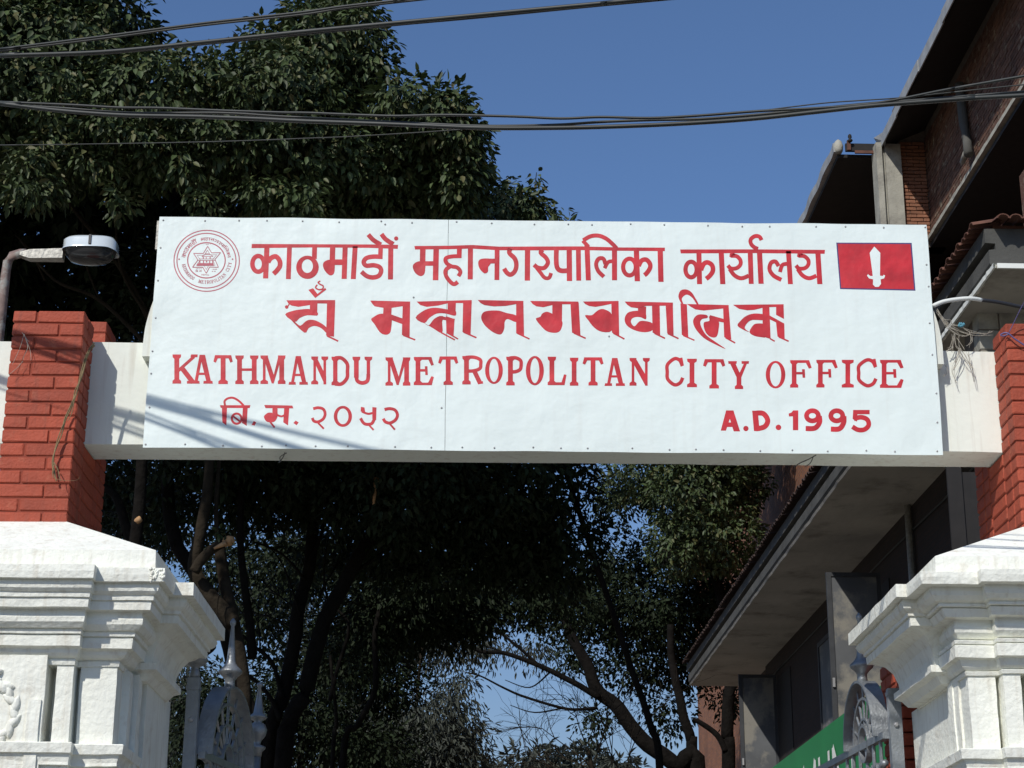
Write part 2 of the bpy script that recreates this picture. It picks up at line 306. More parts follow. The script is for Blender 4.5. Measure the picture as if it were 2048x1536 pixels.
r1=crop([poly((995,630),(1380,628),(1378,657),(1240,655),(1180,668),(1090,682),(1035,672),(1010,655)),poly((1315,640),(1380,640),(1370,918),(1308,908)),stk([(1315,910),(1403,952)],13),
 poly((1180,650),(1240,650),(1237,752),(1180,745)),sp((985,742),(1050,712),(1130,700),(1180,700),(1236,720),(1237,750),(1160,748),(1100,770),(1060,800)),
 sp((1020,772),(1062,800),(1105,830),(1150,793),(1195,783),(1250,800),(1312,845),(1312,888),(1270,850),(1215,832),(1170,850),(1135,885)),
 disc(997,683,14),stk([(1005,680),(1020,655)],9),poly((1168,548),(1205,535),(1240,580),(1300,532),(1310,545),(1222,612)),
 stk([(1262,478),(1245,490),(1262,505),(1284,517),(1280,540),(1250,546),(1225,530),(1238,508)],11),
 poly((1655,632),(1970,640),(1970,668),(1825,690),(1760,690),(1690,678),(1670,655)),poly((1760,680),(1825,680),(1822,748),(1757,745)),
 sp((1755,735),(1720,740),(1690,757),(1662,780),(1690,820),(1730,880),(1765,900),(1800,896),(1820,860),(1822,738)),poly((1818,740),(1915,775),(1915,820),(1818,785)),poly((1912,650),(1970,645),(1966,918),(1905,903)),stk([(1915,905),(2010,942)],12)],C1)
r2=crop([poly((130,640),(565,628),(565,652),(440,652),(372,655),(300,672),(210,682),(160,668)),
 sp((122,768),(180,715),(240,692),(300,690),(375,702),(435,708),(436,752),(360,735),(290,735),(230,770),(190,810)),poly((375,650),(440,650),(437,752),(375,720)),
 sp((190,808),(225,828),(265,780),(310,755),(345,760),(332,800),(332,888),(260,850)),poly((362,755),(430,778),(422,910),(365,888)),poly((310,753),(432,776),(428,800),(330,782)),
 stk([(325,885),(432,942)],11),stk([(370,885),(457,935)],11),poly((497,640),(565,640),(556,902),(492,880)),stk([(500,880),(602,925)],12),
 poly((612,628),(972,635),(972,655),(915,660),(830,675),(740,678),(665,668),(635,652)),poly((915,650),(972,650),(977,912),(915,890)),stk([(925,890),(1020,935)],12),
 sp((916,750),(916,802),(850,778),(825,800),(822,850),(805,890),(780,900),(730,880),(675,835),(645,790),(640,755),(660,722),(710,711),(780,712),(840,730)),
 poly((1025,635),(1405,640),(1408,662),(1275,662),(1200,668),(1130,685),(1075,678),(1045,660)),poly((1200,655),(1278,655),(1276,800),(1200,800)),
 sp((1205,740),(1276,790),(1274,845),(1250,880),(1205,886),(1150,870),(1100,820),(1070,775),(1105,760),(1120,735),(1155,720),(1188,730)),
 poly((1343,655),(1408,650),(1422,908),(1355,885)),stk([(1370,888),(1463,930)],12),
 poly((1442,640),(1722,635),(1722,658),(1665,658),(1600,672),(1540,682),(1490,675),(1460,660)),poly((1665,650),(1722,650),(1727,908),(1670,885)),
 sp((1670,745),(1620,705),(1580,700),(1545,720),(1510,748),(1458,748),(1485,790),(1530,845),(1590,878),(1670,868)),stk([(1680,888),(1768,935)],12),
 poly((1770,640),(2150,648),(2150,672),(1940,674),(1875,692),(1820,685),(1790,665)),poly((1875,680),(1940,680),(1938,778),(1875,735)),
 sp((1900,712),(1810,720),(1775,755),(1772,800),(1800,840),(1860,870),(1930,882),(1990,865),(1990,812),(1930,793),(1885,797),(1848,835),(1820,805),(1828,775),(1860,762),(1900,765),(1938,780),(1936,730)),
 poly((1985,665),(2046,665),(2050,912),(1990,885)),stk([(2005,890),(2088,930)],12),poly((2093,665),(2150,668),(2156,915),(2105,890)),stk([(2110,892),(2195,932)],12)],C2)
r3=crop([sp((158,610),(135,560),(150,515),(190,505),(230,525),(260,570),(282,612),(268,612),(240,570),(205,545),(180,550),(160,575),(170,608)),
 poly((150,608),(197,614),(208,857),(160,838)),stk([(170,842),(253,878)],10),poly((197,612),(503,620),(503,637),(465,645),(400,652),(320,660),(260,652),(225,632)),poly((462,635),(503,632),(522,872),(470,855)),stk([(480,858),(550,897)],11),
 sp((350,700),(330,690),(280,690),(250,715),(243,750),(265,800),(320,860),(390,900),(482,942),(400,885),(340,840),(305,785),(295,745),(310,722),(345,715)),
 sp((362,700),(362,735),(325,745),(320,775),(335,820),(365,850),(400,857),(420,840),(430,790),(428,735)),poly((365,693),(468,722),(468,748),(365,728)),
 poly((535,618),(905,614),(905,632),(800,635),(750,640),(690,655),(640,658),(580,648),(555,632)),poly((750,625),(800,625),(810,868),(752,850)),
 sp((770,692),(690,682),(630,700),(590,735),(567,770),(610,800),(655,818),(620,790),(640,750),(680,728),(770,730)),
 sp((770,765),(710,755),(680,770),(655,818),(690,845),(740,855),(775,850)),stk([(805,865),(840,885)],10),
 poly((850,625),(905,625),(908,722),(850,692)),poly((795,692),(910,755),(910,775),(798,722)),poly((848,735),(910,755),(913,872),(860,850)),stk([(870,853),(942,885)],11)],C3)
b1=crop([poly((470,472),(712,472),(705,495),(478,493)),poly((487,490),(527,490),(522,632),(490,607)),stk([(512,475),(508,440),(535,418),(575,414),(620,438),(658,475)],17),poly((652,490),(690,490),(682,635),(645,612)),
 ring(603,578,38,40,17),stk([(575,558),(628,600)],14),poly((738,597),(757,607),(745,632),(720,628)),
 poly((820,470),(1042,475),(1050,497),(830,495)),poly((885,490),(925,490),(925,560),(885,560)),sp((885,532),(850,532),(818,560),(835,598),(870,607),(905,598),(925,560),(922,530)),stk([(862,598),(902,648)],14),
 stk([(915,545),(955,560),(990,545)],15),poly((978,490),(1018,490),(1008,632),(970,607)),poly((1068,593),(1092,608),(1075,630),(1050,612)),
 stk([(1206,500),(1245,492),(1285,503),(1300,540),(1285,580),(1245,603),(1212,597),(1199,572)],23),stk([(1245,612),(1290,658)],15),
 ring2((1440,560,72,83),(1440,560,44,62)),poly((1582,485),(1610,490),(1616,530),(1580,522)),stk([(1590,522),(1640,540),(1690,528)],17),poly((1672,487),(1705,490),(1702,590),(1672,580)),
 stk([(1690,575),(1665,618),(1610,618),(1579,575)],24),stk([(1640,622),(1682,668)],14),
 stk([(1768,506),(1808,499),(1850,510),(1870,547),(1855,587),(1812,612),(1775,603),(1758,578)],24),stk([(1812,622),(1850,665)],15)],C4)
# latin slab letters
def stem(c,y0,y1,s,st_,sw,top=True,bot=True,cb=None):
    cb=c if cb is None else cb
    P=[]
    if top: P+=[(c-sw/2,y0),(c+sw/2,y0),(c+sw/2-2,y0+st_),(c+s/2,y0+st_*1.6)]
    else: P+=[(c-s/2,y0),(c+s/2,y0)]
    if bot: P+=[(cb+s/2,y1-st_*1.6),(cb+sw/2,y1-st_),(cb+sw/2,y1),(cb-sw/2,y1),(cb-sw/2,y1-st_),(cb-s/2,y1-st_*1.6)]
    else: P+=[(cb+s/2,y1),(cb-s/2,y1)]
    if top: P+=[(c-s/2,y0+st_*1.6),(c-sw/2+2,y0+st_)]
    return [P]
def latin(ch,x0,x1,y0,y1):
    h=y1-y0;w=x1-x0;s=.17*h;t=.095*h;sf=.095*h;sw=s*1.75
    o=[]
    if ch=='I': o+=[stem((x0+x1)/2,y0,y1,s,sf,w)]
    elif ch=='K':
        o+=[stem(x0+sw/2,y0,y1,s,sf,sw),stk([(x1-.16*w,y0+sf*.8),(x0+s*1.1,y0+.57*h)],t*1.1),stk([(x0+s*1.7,y0+.42*h),(x1-.2*w,y1-sf*.4)],s),poly((x1-.28*w,y0),(x1-.02*w,y0),(x1-.03*w,y0+sf),(x1-.30*w,y0+sf)),poly((x1-.44*w,y1-sf),(x1,y1-sf),(x1,y1),(x1-.44*w,y1))]
    elif ch=='A':
        m=x0+.5*w
        o+=[poly((m-.13*w,y0),(m+.13*w,y0),(x1-.08*w,y1-sf*.5),(x1-.30*w,y1-sf*.5)),poly((m-.13*w,y0),(m+.02*w,y0),(x0+.27*w,y1-sf*.5),(x0+.12*w,y1-sf*.5)),poly((x0+.3*w,y0+.62*h),(x1-.3*w,y0+.62*h),(x1-.3*w,y0+.70*h),(x0+.27*w,y0+.70*h)),
            poly((x0+.03*w,y1-sf),(x0+.36*w,y1-sf),(x0+.37*w,y1),(x0,y1)),poly((x1-.44*w,y1-sf),(x1-.02*w,y1-sf),(x1,y1),(x1-.45*w,y1))]
    elif ch=='T':
        m=(x0+x1)/2
        o+=[stem(m,y0,y1,s,sf,sw*1.1,top=False),poly((x0+.08*w,y0),(x1-.08*w,y0),(x1,y0+.22*h),(x1-.12*w,y0+.26*h),(x1-.22*w,y0+.11*h),(x0+.22*w,y0+.11*h),(x0+.12*w,y0+.26*h),(x0,y0+.22*h))]
    elif ch=='H': o+=[stem(x0+sw/2,y0,y1,s,sf,sw),stem(x1-sw/2,y0,y1,s,sf,sw),poly((x0+sw/2,y0+.45*h),(x1-sw/2,y0+.45*h),(x1-sw/2,y0+.54*h),(x0+sw/2,y0+.54*h))]
    elif ch=='M':
        q=sw*.9
        o+=[stem(x0+q/2,y0,y1,t,sf,q),stem(x1-q/2,y0,y1,s,sf,q),poly((x0+.1*w,y0),(x0+.28*w,y0),(x0+.56*w,y0+.75*h),(x0+.45*w,y1-.02*h)),poly((x1-.28*w,y0),(x1-.14*w,y0),(x0+.53*w,y1-.02*h),(x0+.45*w,y1-.02*h)),]
    elif ch=='N':
        q=sw*.85
        o+=[stem(x0+q/2,y0,y1,t,sf,q),stem(x1-q/2,y0,y1,t,sf,q,bot=False),poly((x0+.04*w,y0),(x0+.30*w,y0),(x1-.12*w,y0+.72*h),(x1-.12*w,y1),(x1-.22*w,y1))]
    elif ch=='D':
        o+=[stem(x0+sw*.45,y0,y1,s*.9,sf,sw*.9),stk([(x0+sw*.4,y0+t/2),(x0+.55*w,y0+.05*h),(x1-s*.55,y0+.25*h),(x1-s*.5,y0+.5*h),(x1-s*.6,y0+.75*h),(x0+.55*w,y1-.05*h),(x0+sw*.4,y1-t/2)],s*.75)]
    elif ch=='U':
        q=sw*.95
        o+=[stem(x0+q/2,y0,y0+.75*h,s,sf,q,bot=False),stem(x1-q/2,y0,y0+.7*h,t*1.3,sf,q,bot=False),stk([(x0+q/2,y0+.65*h),(x0+q*.62,y0+.86*h),(x0+.5*w,y1-.06*h),(x1-q*.62,y0+.86*h),(x1-q/2,y0+.62*h)],s*.8)]
    elif ch in 'EF':
        b=ch=='E'
        o+=[stem(x0+sw*.5,y0,y1,s,sf,sw),poly((x0+sw*.5,y0),(x1-.12*w,y0),(x1,y0+.28*h),(x1-.13*w,y0+.31*h),(x1-.27*w,y0+.10*h),(x0+sw*.5,y0+.10*h)),poly((x0+sw*.5,y0+.43*h),(x0+.62*w,y0+.43*h),(x0+.62*w,y0+.52*h),(x0+sw*.5,y0+.52*h)),poly((x0+.55*w,y0+.33*h),(x0+.68*w,y0+.33*h),(x0+.70*w,y0+.64*h),(x0+.58*w,y0+.64*h))]
        if b: o+=[poly((x0+sw*.5,y1-.09*h),(x1-.28*w,y1-.09*h),(x1-.12*w,y0+.68*h),(x1,y0+.71*h),(x1-.1*w,y1),(x0+sw*.5,y1))]
    elif ch in 'RP':
        o+=[stem(x0+sw*.5,y0,y1,s,sf,sw),stk([(x0+sw*.4,y0+t/2),(x0+.55*w,y0+.04*h),(x1-s*.62,y0+.13*h),(x1-s*.5,y0+.29*h),(x1-s*.7,y0+.44*h),(x0+.55*w,y0+.52*h),(x0+sw*.4,y0+.53*h)],s*.72)]
        if ch=='R': o+=[stk([(x0+.56*w,y0+.5*h),(x1-.14*w,y1-.03*h)],s*.95),poly((x1-.25*w,y1-sf*1.1),(x1-.02*w,y1-sf*1.2),(x1,y1-.03*h),(x1-.25*w,y1))]
    elif ch=='O': o+=[ring2(((x0+x1)/2,(y0+y1)/2,w/2,h/2),((x0+x1)/2,(y0+y1)/2,w/2-s*.9,h/2-t*.8))]
    elif ch=='L': o+=[stem(x0+sw*.5,y0,y1,s,sf,sw),poly((x0+sw*.5,y1-.10*h),(x1-.26*w,y1-.10*h),(x1-.13*w,y0+.62*h),(x1,y0+.64*h),(x1-.1*w,y1),(x0+sw*.5,y1))]
    elif ch=='C': o+=[stk([(x1-.08*w,y0+.30*h),(x1-.22*w,y0+.10*h),(x0+.5*w,y0+.045*h),(x0+s*.55,y0+.25*h),(x0+s*.5,y0+.5*h),(x0+s*.6,y0+.75*h),(x0+.5*w,y1-.055*h),(x1-.2*w,y1-.12*h),(x1-.06*w,y0+.70*h)],s*.72),poly((x1-.24*w,y0+.02*h),(x1-.08*w,y0),(x1,y0+.28*h),(x1-.14*w,y0+.3*h))]
    elif ch=='Y':
        m=x0+.52*w
        o+=[stem(m,y0+.5*h,y1,s,sf,sw,top=False),poly((x0+.07*w,y0+sf*.5),(x0+.33*w,y0+sf*.5),(m+s/2,y0+.55*h),(m-s/2,y0+.58*h)),poly((x1-.22*w,y0+sf*.5),(x1-.08*w,y0+sf*.5),(m+s/2,y0+.58*h),(m-s*.1,y0+.5*h)),poly((x0,y0),(x0+.42*w,y0),(x0+.4*w,y0+sf),(x0+.02*w,y0+sf)),poly((x1-.36*w,y0),(x1,y0),(x1-.02*w,y0+sf),(x1-.35*w,y0+sf))]
    return o
def word(spec,c):
    o=[]
    for ch,x0,x1,y0,y1 in spec: o+=latin(ch,x0,x1,y0,y1)
    return crop(o,c)
l1=word([('K',97,300,72,302),('A',250,415,75,302),('T',420,572,78,305),('H',592,775,80,306),('M',790,988,80,305),('A',1012,1165,85,310),('N',1190,1325,88,308),('D',1350,1495,90,315),('U',1515,1672,90,310)],C4)
l2=word([('M',1775,1972,95,318)],C4)+word([('E',-10,148,92,314),('T',182,340,88,312),('R',372,537,85,308),('O',552,692,90,305),('P',718,855,90,316),('O',873,1015,84,316),('L',1045,1193,90,314),('I',1220,1287,98,318),('T',1320,1485,95,316),('A',1493,1655,100,320),('N',1690,1850,100,318)],C5)
l3=word([('C',105,240,86,290),('I',262,332,95,296),('T',375,532,98,305),('Y',552,700,112,309)],C6)
l4=word([('O',818,957,110,305),('F',990,1143,105,299),('F',1175,1327,103,298),('I',1355,1440,103,298),('C',1458,1605,95,296),('E',1625,1792,103,301)],C6)
ad=crop([poly((538,460),(590,460),(637,608),(590,608),(580,575),(545,575),(535,603),(500,603)) ,],C6)
ad=crop([poly((538,460),(564,460),(564,520),(537,603),(500,603)),poly((563,460),(590,460),(637,608),(592,608),(563,515)),poly((540,545),(590,545),(590,577),(532,577)),disc(678,588,19),
 poly((722,462),(762,462),(775,606),(735,606)),stk([(742,480),(800,482),(832,530),(810,575),(750,590)],36),disc(908,580,20),
 poly((1012,460),(1048,460),(1048,600),(1010,600),(1010,502),(982,503),(980,482),(1000,475)),
 ring(1148,498,42,36,34),stk([(1196,500),(1198,545),(1165,585),(1100,588)],36),ring(1320,498,42,36,34),stk([(1370,500),(1368,548),(1338,590),(1278,592)],36),
 poly((1436,457),(1552,457),(1552,487),(1466,487),(1462,540),(1432,520)),stk([(1440,520),(1490,508),(1535,525),(1545,565),(1515,595),(1470,597),(1430,575)],33)],C6)
# emblem
em=[ring(800,778,670,625,22,48),ring(795,775,605,560,22,48),ring(795,768,385,362,24,40)]
star=[(820,480),(900,615),(1085,610),(970,750),(1040,910),(860,905),(790,1035),(720,910),(510,910),(620,760),(530,625),(730,630)]
def outline(pts,w,cl=True):
    o=[];n=len(pts)
    for i in range(n if cl else n-1):
        o.append(stk([pts[i],pts[(i+1)%n]],w))
    return o
em+=outline(star,15)
cx,cy=797,762
em+=outline([(cx+(x-cx)*.72,cy+(y-cy)*.72) for x,y in star],7)
em+=outline([(700,690),(930,690),(880,650),(750,650)],10)+outline([(640,740),(960,740)],9,False)+outline([(620,770),(975,770)],10,False)
em+=[poly((590,860),(640,825),(940,825),(945,880),(595,882)),stk([(730,690),(730,740)],18),stk([(870,690),(870,740)],18),stk([(790,700),(790,740)],14),stk([(660,775),(660,830)],22),stk([(735,775),(735,830)],20),stk([(862,775),(862,830)],20),stk([(925,775),(925,830)],22)]+outline([(770,632),(815,560),(860,632)],9)+[disc(235,745,17),disc(1330,745,17),disc(798,795,16)]
em=crop(em,C7)
def arc(shapes,a0,a1,rin,rout,top=True,c=C7,ctr=(797,770),asp=.93):
    xs=[x for s in shapes for l in s for x,y in l];ys=[y for s in shapes for l in s for x,y in l]
    x0,x1,y0,y1=min(xs),max(xs),min(ys),max(ys)
    o=[]
    for s in shapes:
        ns=[]
        for l in s:
            nl=[]
            for x,y in l:
                u=(x-x0)/(x1-x0);v=(y-y0)/(y1-y0)
                a=math.radians(a0+(a1-a0)*u); r=rout+(rin-rout)*v if top else rin+(rout-rin)*v
                nl.append((ctr[0]+r*math.cos(a),ctr[1]-asp*r*math.sin(a)))
            ns.append(nl)
        o.append(ns)
    return crop(o,c)
thin=lambda sh:sh
em+=arc(w1,172,115,430,545)+arc(w2,105,8,430,530)
em+=arc(l1,190,238,440,520,top=False)+arc(l2,250,322,440,520,top=False)+arc(l3,330,355,440,520,top=False)
def place(shapes,x0n,x1n,y0n,y1n):
    xs=[x for s in shapes for l in s for x,y in l];ys=[y for s in shapes for l in s for x,y in l]
    x0,x1,y0,y1=min(xs),max(xs),min(ys),max(ys)
    return crop([[[(x0n+(x-x0)/(x1-x0)*(x1n-x0n),y0n+(y-y0)/(y1-y0)*(y1n-y0n)) for x,y in l] for l in s] for s in shapes],C7)
nep=word([('N',0,160,0,230),('E',190,340,0,230),('P',370,510,0,230),('A',540,700,0,230),('L',730,880,0,230)],(0,0,1))
em+=place(nep,690,850,1048,1078)
em+=place(b1[:13],570,700,960,1010)+place(b1[14:],575,695,930,955)+place(ad[:6],905,985,985,1003)+place(ad[6:],905,1010,940,962)+place(w2[3:10],775,880,430,452)
fo=(1290,163),(1842,165),(1870,515),(1318,503)
flag_b=crop([poly(*fo)],C3)
flag_r=crop([poly((1300,171),(1833,174),(1860,506),(1326,495))],C3)
sword=crop([poly((1568,192),(1612,238),(1610,405),(1630,408),(1637,398),(1648,405),(1640,425),(1614,432),(1618,465),(1600,487),(1575,487),(1558,470),(1560,432),(1530,425),(1515,405),(1522,395),(1540,408),(1557,408),(1553,370),(1535,238))],C3)

G = dict(w1=w1, w2=w2, w3=w3, r1=r1[:10], r2=r2, r3=r3, l1=l1, l2=l2, l3=l3, l4=l4, b1=b1[:14], ad=ad[:6], r1b=r1[10:], b2=b1[14:], ad2=ad[6:], em=em, flag_b=flag_b, flag_r=flag_r, sword=sword)
def sign_xy(shapes):
    out = []
    for sh in shapes:
        loops = []
        for l in sh:
            v = []
            for x, y in l:
                P = at(x, y, 9.885); q_ = (round(P.x-SX, 4), round(P.z-SZ, 4))
                if not v or v[-1] != q_: v.append(q_)
            if len(v) > 1 and v[0] == v[-1]: v.pop()
            if len(v) > 2: loops.append(v)
        if loops: out.append(loops)
    return out
def paint(name, key, m, base=.0, step=.00007):
    b = MB()
    for k, loops in enumerate(sign_xy(G[key])):
        y0 = 9.8896-base-step*(k % 12)
        parts = [[l] for l in loops] if all(len(l) <= 4 for l in loops) else [loops]
        for j, pl_ in enumerate(parts):
            y = y0-.00003*(j % 2)
            if len(pl_) == 1 and len(pl_[0]) <= 4: tri = [tuple(range(len(pl_[0])))]
            else: tri = geometry.tessellate_polygon([[Vector((x, z, 0)) for x, z in l] for l in pl_])
            b.add([(SX+x, y, SZ+z) for l in pl_ for x, z in l], tri)
    return b.build(name, m, sign)
for key in ('w1', 'w2', 'w3', 'r1', 'r2', 'r3', 'l1', 'l2', 'l3', 'l4', 'b1', 'ad', 'r1b', 'b2', 'ad2'): paint('lettering', key, M['red'])
paint('emblem', 'em', M['redthin'])
paint('flag_border', 'flag_b', M['navy']); paint('flag_field', 'flag_r', M['red'], .0003); paint('flag_sword', 'sword', M['sheet'], .0006)
# nails round the rim
nm = MB().lathe((0, 0, 0), [(.0058, 0), (.0055, .002), (.002, .004)], 8).mesh('nail')
nm.transform(Matrix.Rotation(R(90), 4, 'X')); nm.materials.append(M['nail'])
npos = []
for i in range(22): npos.append((-1.90+4.41*i/21+rnd.uniform(-.05, .05), 5.970+rnd.uniform(-.006, .006)))
for i in range(24): npos.append((-1.90+4.41*i/23+rnd.uniform(-.05, .05), 4.598+rnd.uniform(-.005, .005)))
for i in range(1, 7): npos += [(-1.922+rnd.uniform(-.005, .005), 4.58+1.4*i/7+rnd.uniform(-.05, .05)), (2.53+rnd.uniform(-.005, .005), 4.58+1.4*i/7+rnd.uniform(-.05, .05))]
for (px, py) in ((770, 448), (1218, 672), (883, 815), (827, 594)): 
    q = at(px, py, 9.885); npos.append((q.x, q.z))
for x, z in npos:
    o = link('nail', nm, sign); o.location = (x, 9.8895, z); o.parent = sign; o.matrix_parent_inverse = parent_inv(sign)
# dents: little raised creases
dn = MB()
# strip of bent metal hanging at the sign's upper left rim
q = [at(317, 445, 9.93), at(316, 470, 9.92), at(313, 500, 9.92)]
MB().box(q[2].x-.006, q[2].x+.012, 9.905, 9.925, q[2].z, q[0].z).build('loose_strip', M['galv'], sign)

# ================================================================== brick pillars
def brick_mesh(L, D, H, b=.006, seed=0):
    mb = MB(); r_ = random.Random(seed)
    V = []; idx = {}
    for sx in (-1, 1):
        for sy in (-1, 1):
            for sz in (-1, 1):
                for ax in range(3):
                    p = [sx*L/2, sy*D/2, sz*H/2]
                    for k in range(3):
                        if k != ax: p[k] -= (sx, sy, sz)[k]*b
                    j = [r_.uniform(-.0018, .0018) for _ in range(3)]
                    idx[(sx, sy, sz, ax)] = len(V); V.append(tuple(p[k]+j[k] for k in range(3)))
    F = []
    for ax in range(3):
        for s in (-1, 1):
            o = [k for k in range(3) if k != ax]; ring_ = []
            for (a, c) in ((-1, -1), (1, -1), (1, 1), (-1, 1)):
                k = [0, 0, 0]; k[ax] = s; k[o[0]] = a; k[o[1]] = c; ring_.append(idx[(*k, ax)])
            F.append(tuple(ring_))
    for ax in range(3):          # edge bevels run along ax
        o = [k for k in range(3) if k != ax]
        for a in (-1, 1):
            for c in (-1, 1):
                k0 = [0]*3; k0[ax] = -1; k0[o[0]] = a; k0[o[1]] = c; k1 = list(k0); k1[ax] = 1
                F.append((idx[(*k0, o[0])], idx[(*k1, o[0])], idx[(*k1, o[1])], idx[(*k0, o[1])]))
    for sx in (-1, 1):
        for sy in (-1, 1):
            for sz in (-1, 1): F.append(tuple(idx[(sx, sy, sz, a)] for a in range(3)))
    mb.add(V, F); me = mb.mesh('brick')
    import bmesh
    bm = bmesh.new(); bm.from_mesh(me); bmesh.ops.recalc_face_normals(bm, faces=bm.faces); bm.to_mesh(me); bm.free()
    return me
BM = {}
def bmesh_for(L, D, H, m, b=.006):
    k = (round(L, 3), round(D, 3), round(H, 3), m.name, rnd.randrange(4))
    if k not in BM:
        BM[k] = brick_mesh(L, D, H, b, hash(k[:3]) % 999+k[4]); BM[k].materials.append(m)
    return BM[k]
def put_brick(parent, x0, x1, y0, y1, z0, z1, m, jit=.0015):
    o = link('brick', bmesh_for(x1-x0, y1-y0, z1-z0, m), parent)
    o.location = ((x0+x1)/2+rnd.uniform(-jit, jit), (y0+y1)/2+rnd.uniform(-jit, jit), (z0+z1)/2); o.rotation_euler = (rnd.uniform(-.006, .006), 0, rnd.uniform(-.008, .008))
    return o
CH = .0782
def brick_column(parent, xa, xb, side, y0, y1, z0, ztop, phase=0, front=True, core=True):
    """side: +1 when the face that shows its flank is at xb, -1 when it is at xa; drawn bricks: the front row and that flank"""
    j = .009; n = int(round((ztop-z0)/CH)); zz = ztop
    if core: MB().box(xa+.008, xb-.008, y0+.008, y1-.008, z0, ztop-.008).build('mortar_core', M['mortar'], parent)
    k = 0
    while zz > z0+.02:
        zb = max(zz-CH, z0)
        f = (.325 if (k+phase) % 2 == 0 else .655)+rnd.uniform(-.012, .012)
        if side < 0: f = 1-f
        W = xb-xa; D = .115
        if front:
            for (a, c) in ((xa, xa+W*f-j/2), (xa+W*f+j/2, xb)): put_brick(parent, a, c, y0, y0+D, zb+j, zz, M['brick'])
        yy = y0+D+j if (k+phase) % 2 == 0 else y0+D+j
        first = .12 if (k+phase) % 2 else .24
        ln = first
        while yy < y1-.02:
            ye = min(yy+ln, y1); 
            if y1-ye < .05: ye = y1
            if side > 0: put_brick(parent, xb-.11, xb, yy, ye-j if ye < y1 else ye, zb+j, zz, M['brick'])
            else: put_brick(parent, xa, xa+.11, yy, ye-j if ye < y1 else ye, zb+j, zz, M['brick'])
            yy = ye; ln = .24
        zz -= CH; k += 1
pl = empty('brick_pillar', (-2.49, 10.15, 4.0), 'terracotta painted brick pillar on the left gate pier, dry vine hanging down its face', 'pillar', group='painted brick pillars on the gate piers')
pr = empty('brick_pillar', (3.11, 10.15, 4.0), 'terracotta painted brick pillar on the right gate pier, cut by the photo edge', 'pillar', group='painted brick pillars on the gate piers')
ZB = 4.60-CH*8+.03
for P_, xa, xb, sd in ((pl, XL-.4, XL, 1), (pr, XR, XR+.4, -1)):
    zf = 5.332 if sd > 0 else 5.315
    brick_column(P_, xa, xb, sd, 9.73, 9.997, 4.05, zf)                      # front shaft, up to the beam
    brick_column(P_, xa, xb, sd, 10.312, 10.60, 4.05, 5.49 if sd > 0 else 5.20, 1, front=True)     # rear shaft, taller
    MB().box(xa+.008, xb-.008, 9.99, 10.32, 4.05, 4.625).build('mortar_core', M['mortar'], P_)
    zz = 4.622
    while zz > 4.1:
        x_ = (xb-.11, xb) if sd > 0 else (xa, xa+.11)
        put_brick(P_, x_[0], x_[1], 10.004, 10.303, zz-CH+.009, zz, M['brick']); zz -= CH

# ================================================================== stucco piers
LP = [(.603, 3.809), (.609, 3.760), (.611, 3.705), (.667, 3.702), (.669, 3.668), (.664, 3.634), (.633, 3.631), (.637, 3.612), (.632, 3.592), (.618, 3.578), (.609, 3.575), (.606, 3.551), (.592, 3.549), (.596, 3.544), (.591, 3.504),
      (.558, 3.501), (.546, 3.496), (.547, 3.483), (.553, 3.462), (.549, 3.438), (.527, 3.413), (.507, 3.409), (.511, 3.404), (.507, 3.386), (.490, 3.383), (.498, 3.376), (.495, 3.326),
      (.478, 3.321), (.468, 3.314), (.463, 3.298), (.450, 3.284), (.436, 3.277), (.424, 3.273), (.430, 3.268), (.424, 3.244), (.376, 3.241)]
RP = [(.655, 3.80), (.660, 3.75), (.662, 3.70), (.762, 3.697), (.763, 3.670), (.757, 3.634), (.700, 3.630), (.702, 3.612), (.694, 3.590), (.672, 3.568), (.645, 3.558), (.650, 3.553), (.646, 3.542), (.622, 3.540), (.632, 3.534), (.612, 3.496),
      (.560, 3.490), (.556, 3.480), (.566, 3.455), (.560, 3.430), (.538, 3.405), (.520, 3.400), (.566, 3.388), (.562, 3.372), (.548, 3.370), (.566, 3.362), (.562, 3.302),
      (.536, 3.296), (.528, 3.280), (.520, 3.262), (.508, 3.250), (.496, 3.246), (.506, 3.240), (.500, 3.222), (.450, 3.219)]
BL = [(.376, 2.856), (.480, 2.850), (.487, 2.845), (.482, 2.800), (.468, 2.797), (.462, 2.784), (.455, 2.760), (.456, 2.745), (.436, 2.742), (.434, 2.60), (.40, 2.58)]
BR = [(e+.085, z) for e, z in BL]
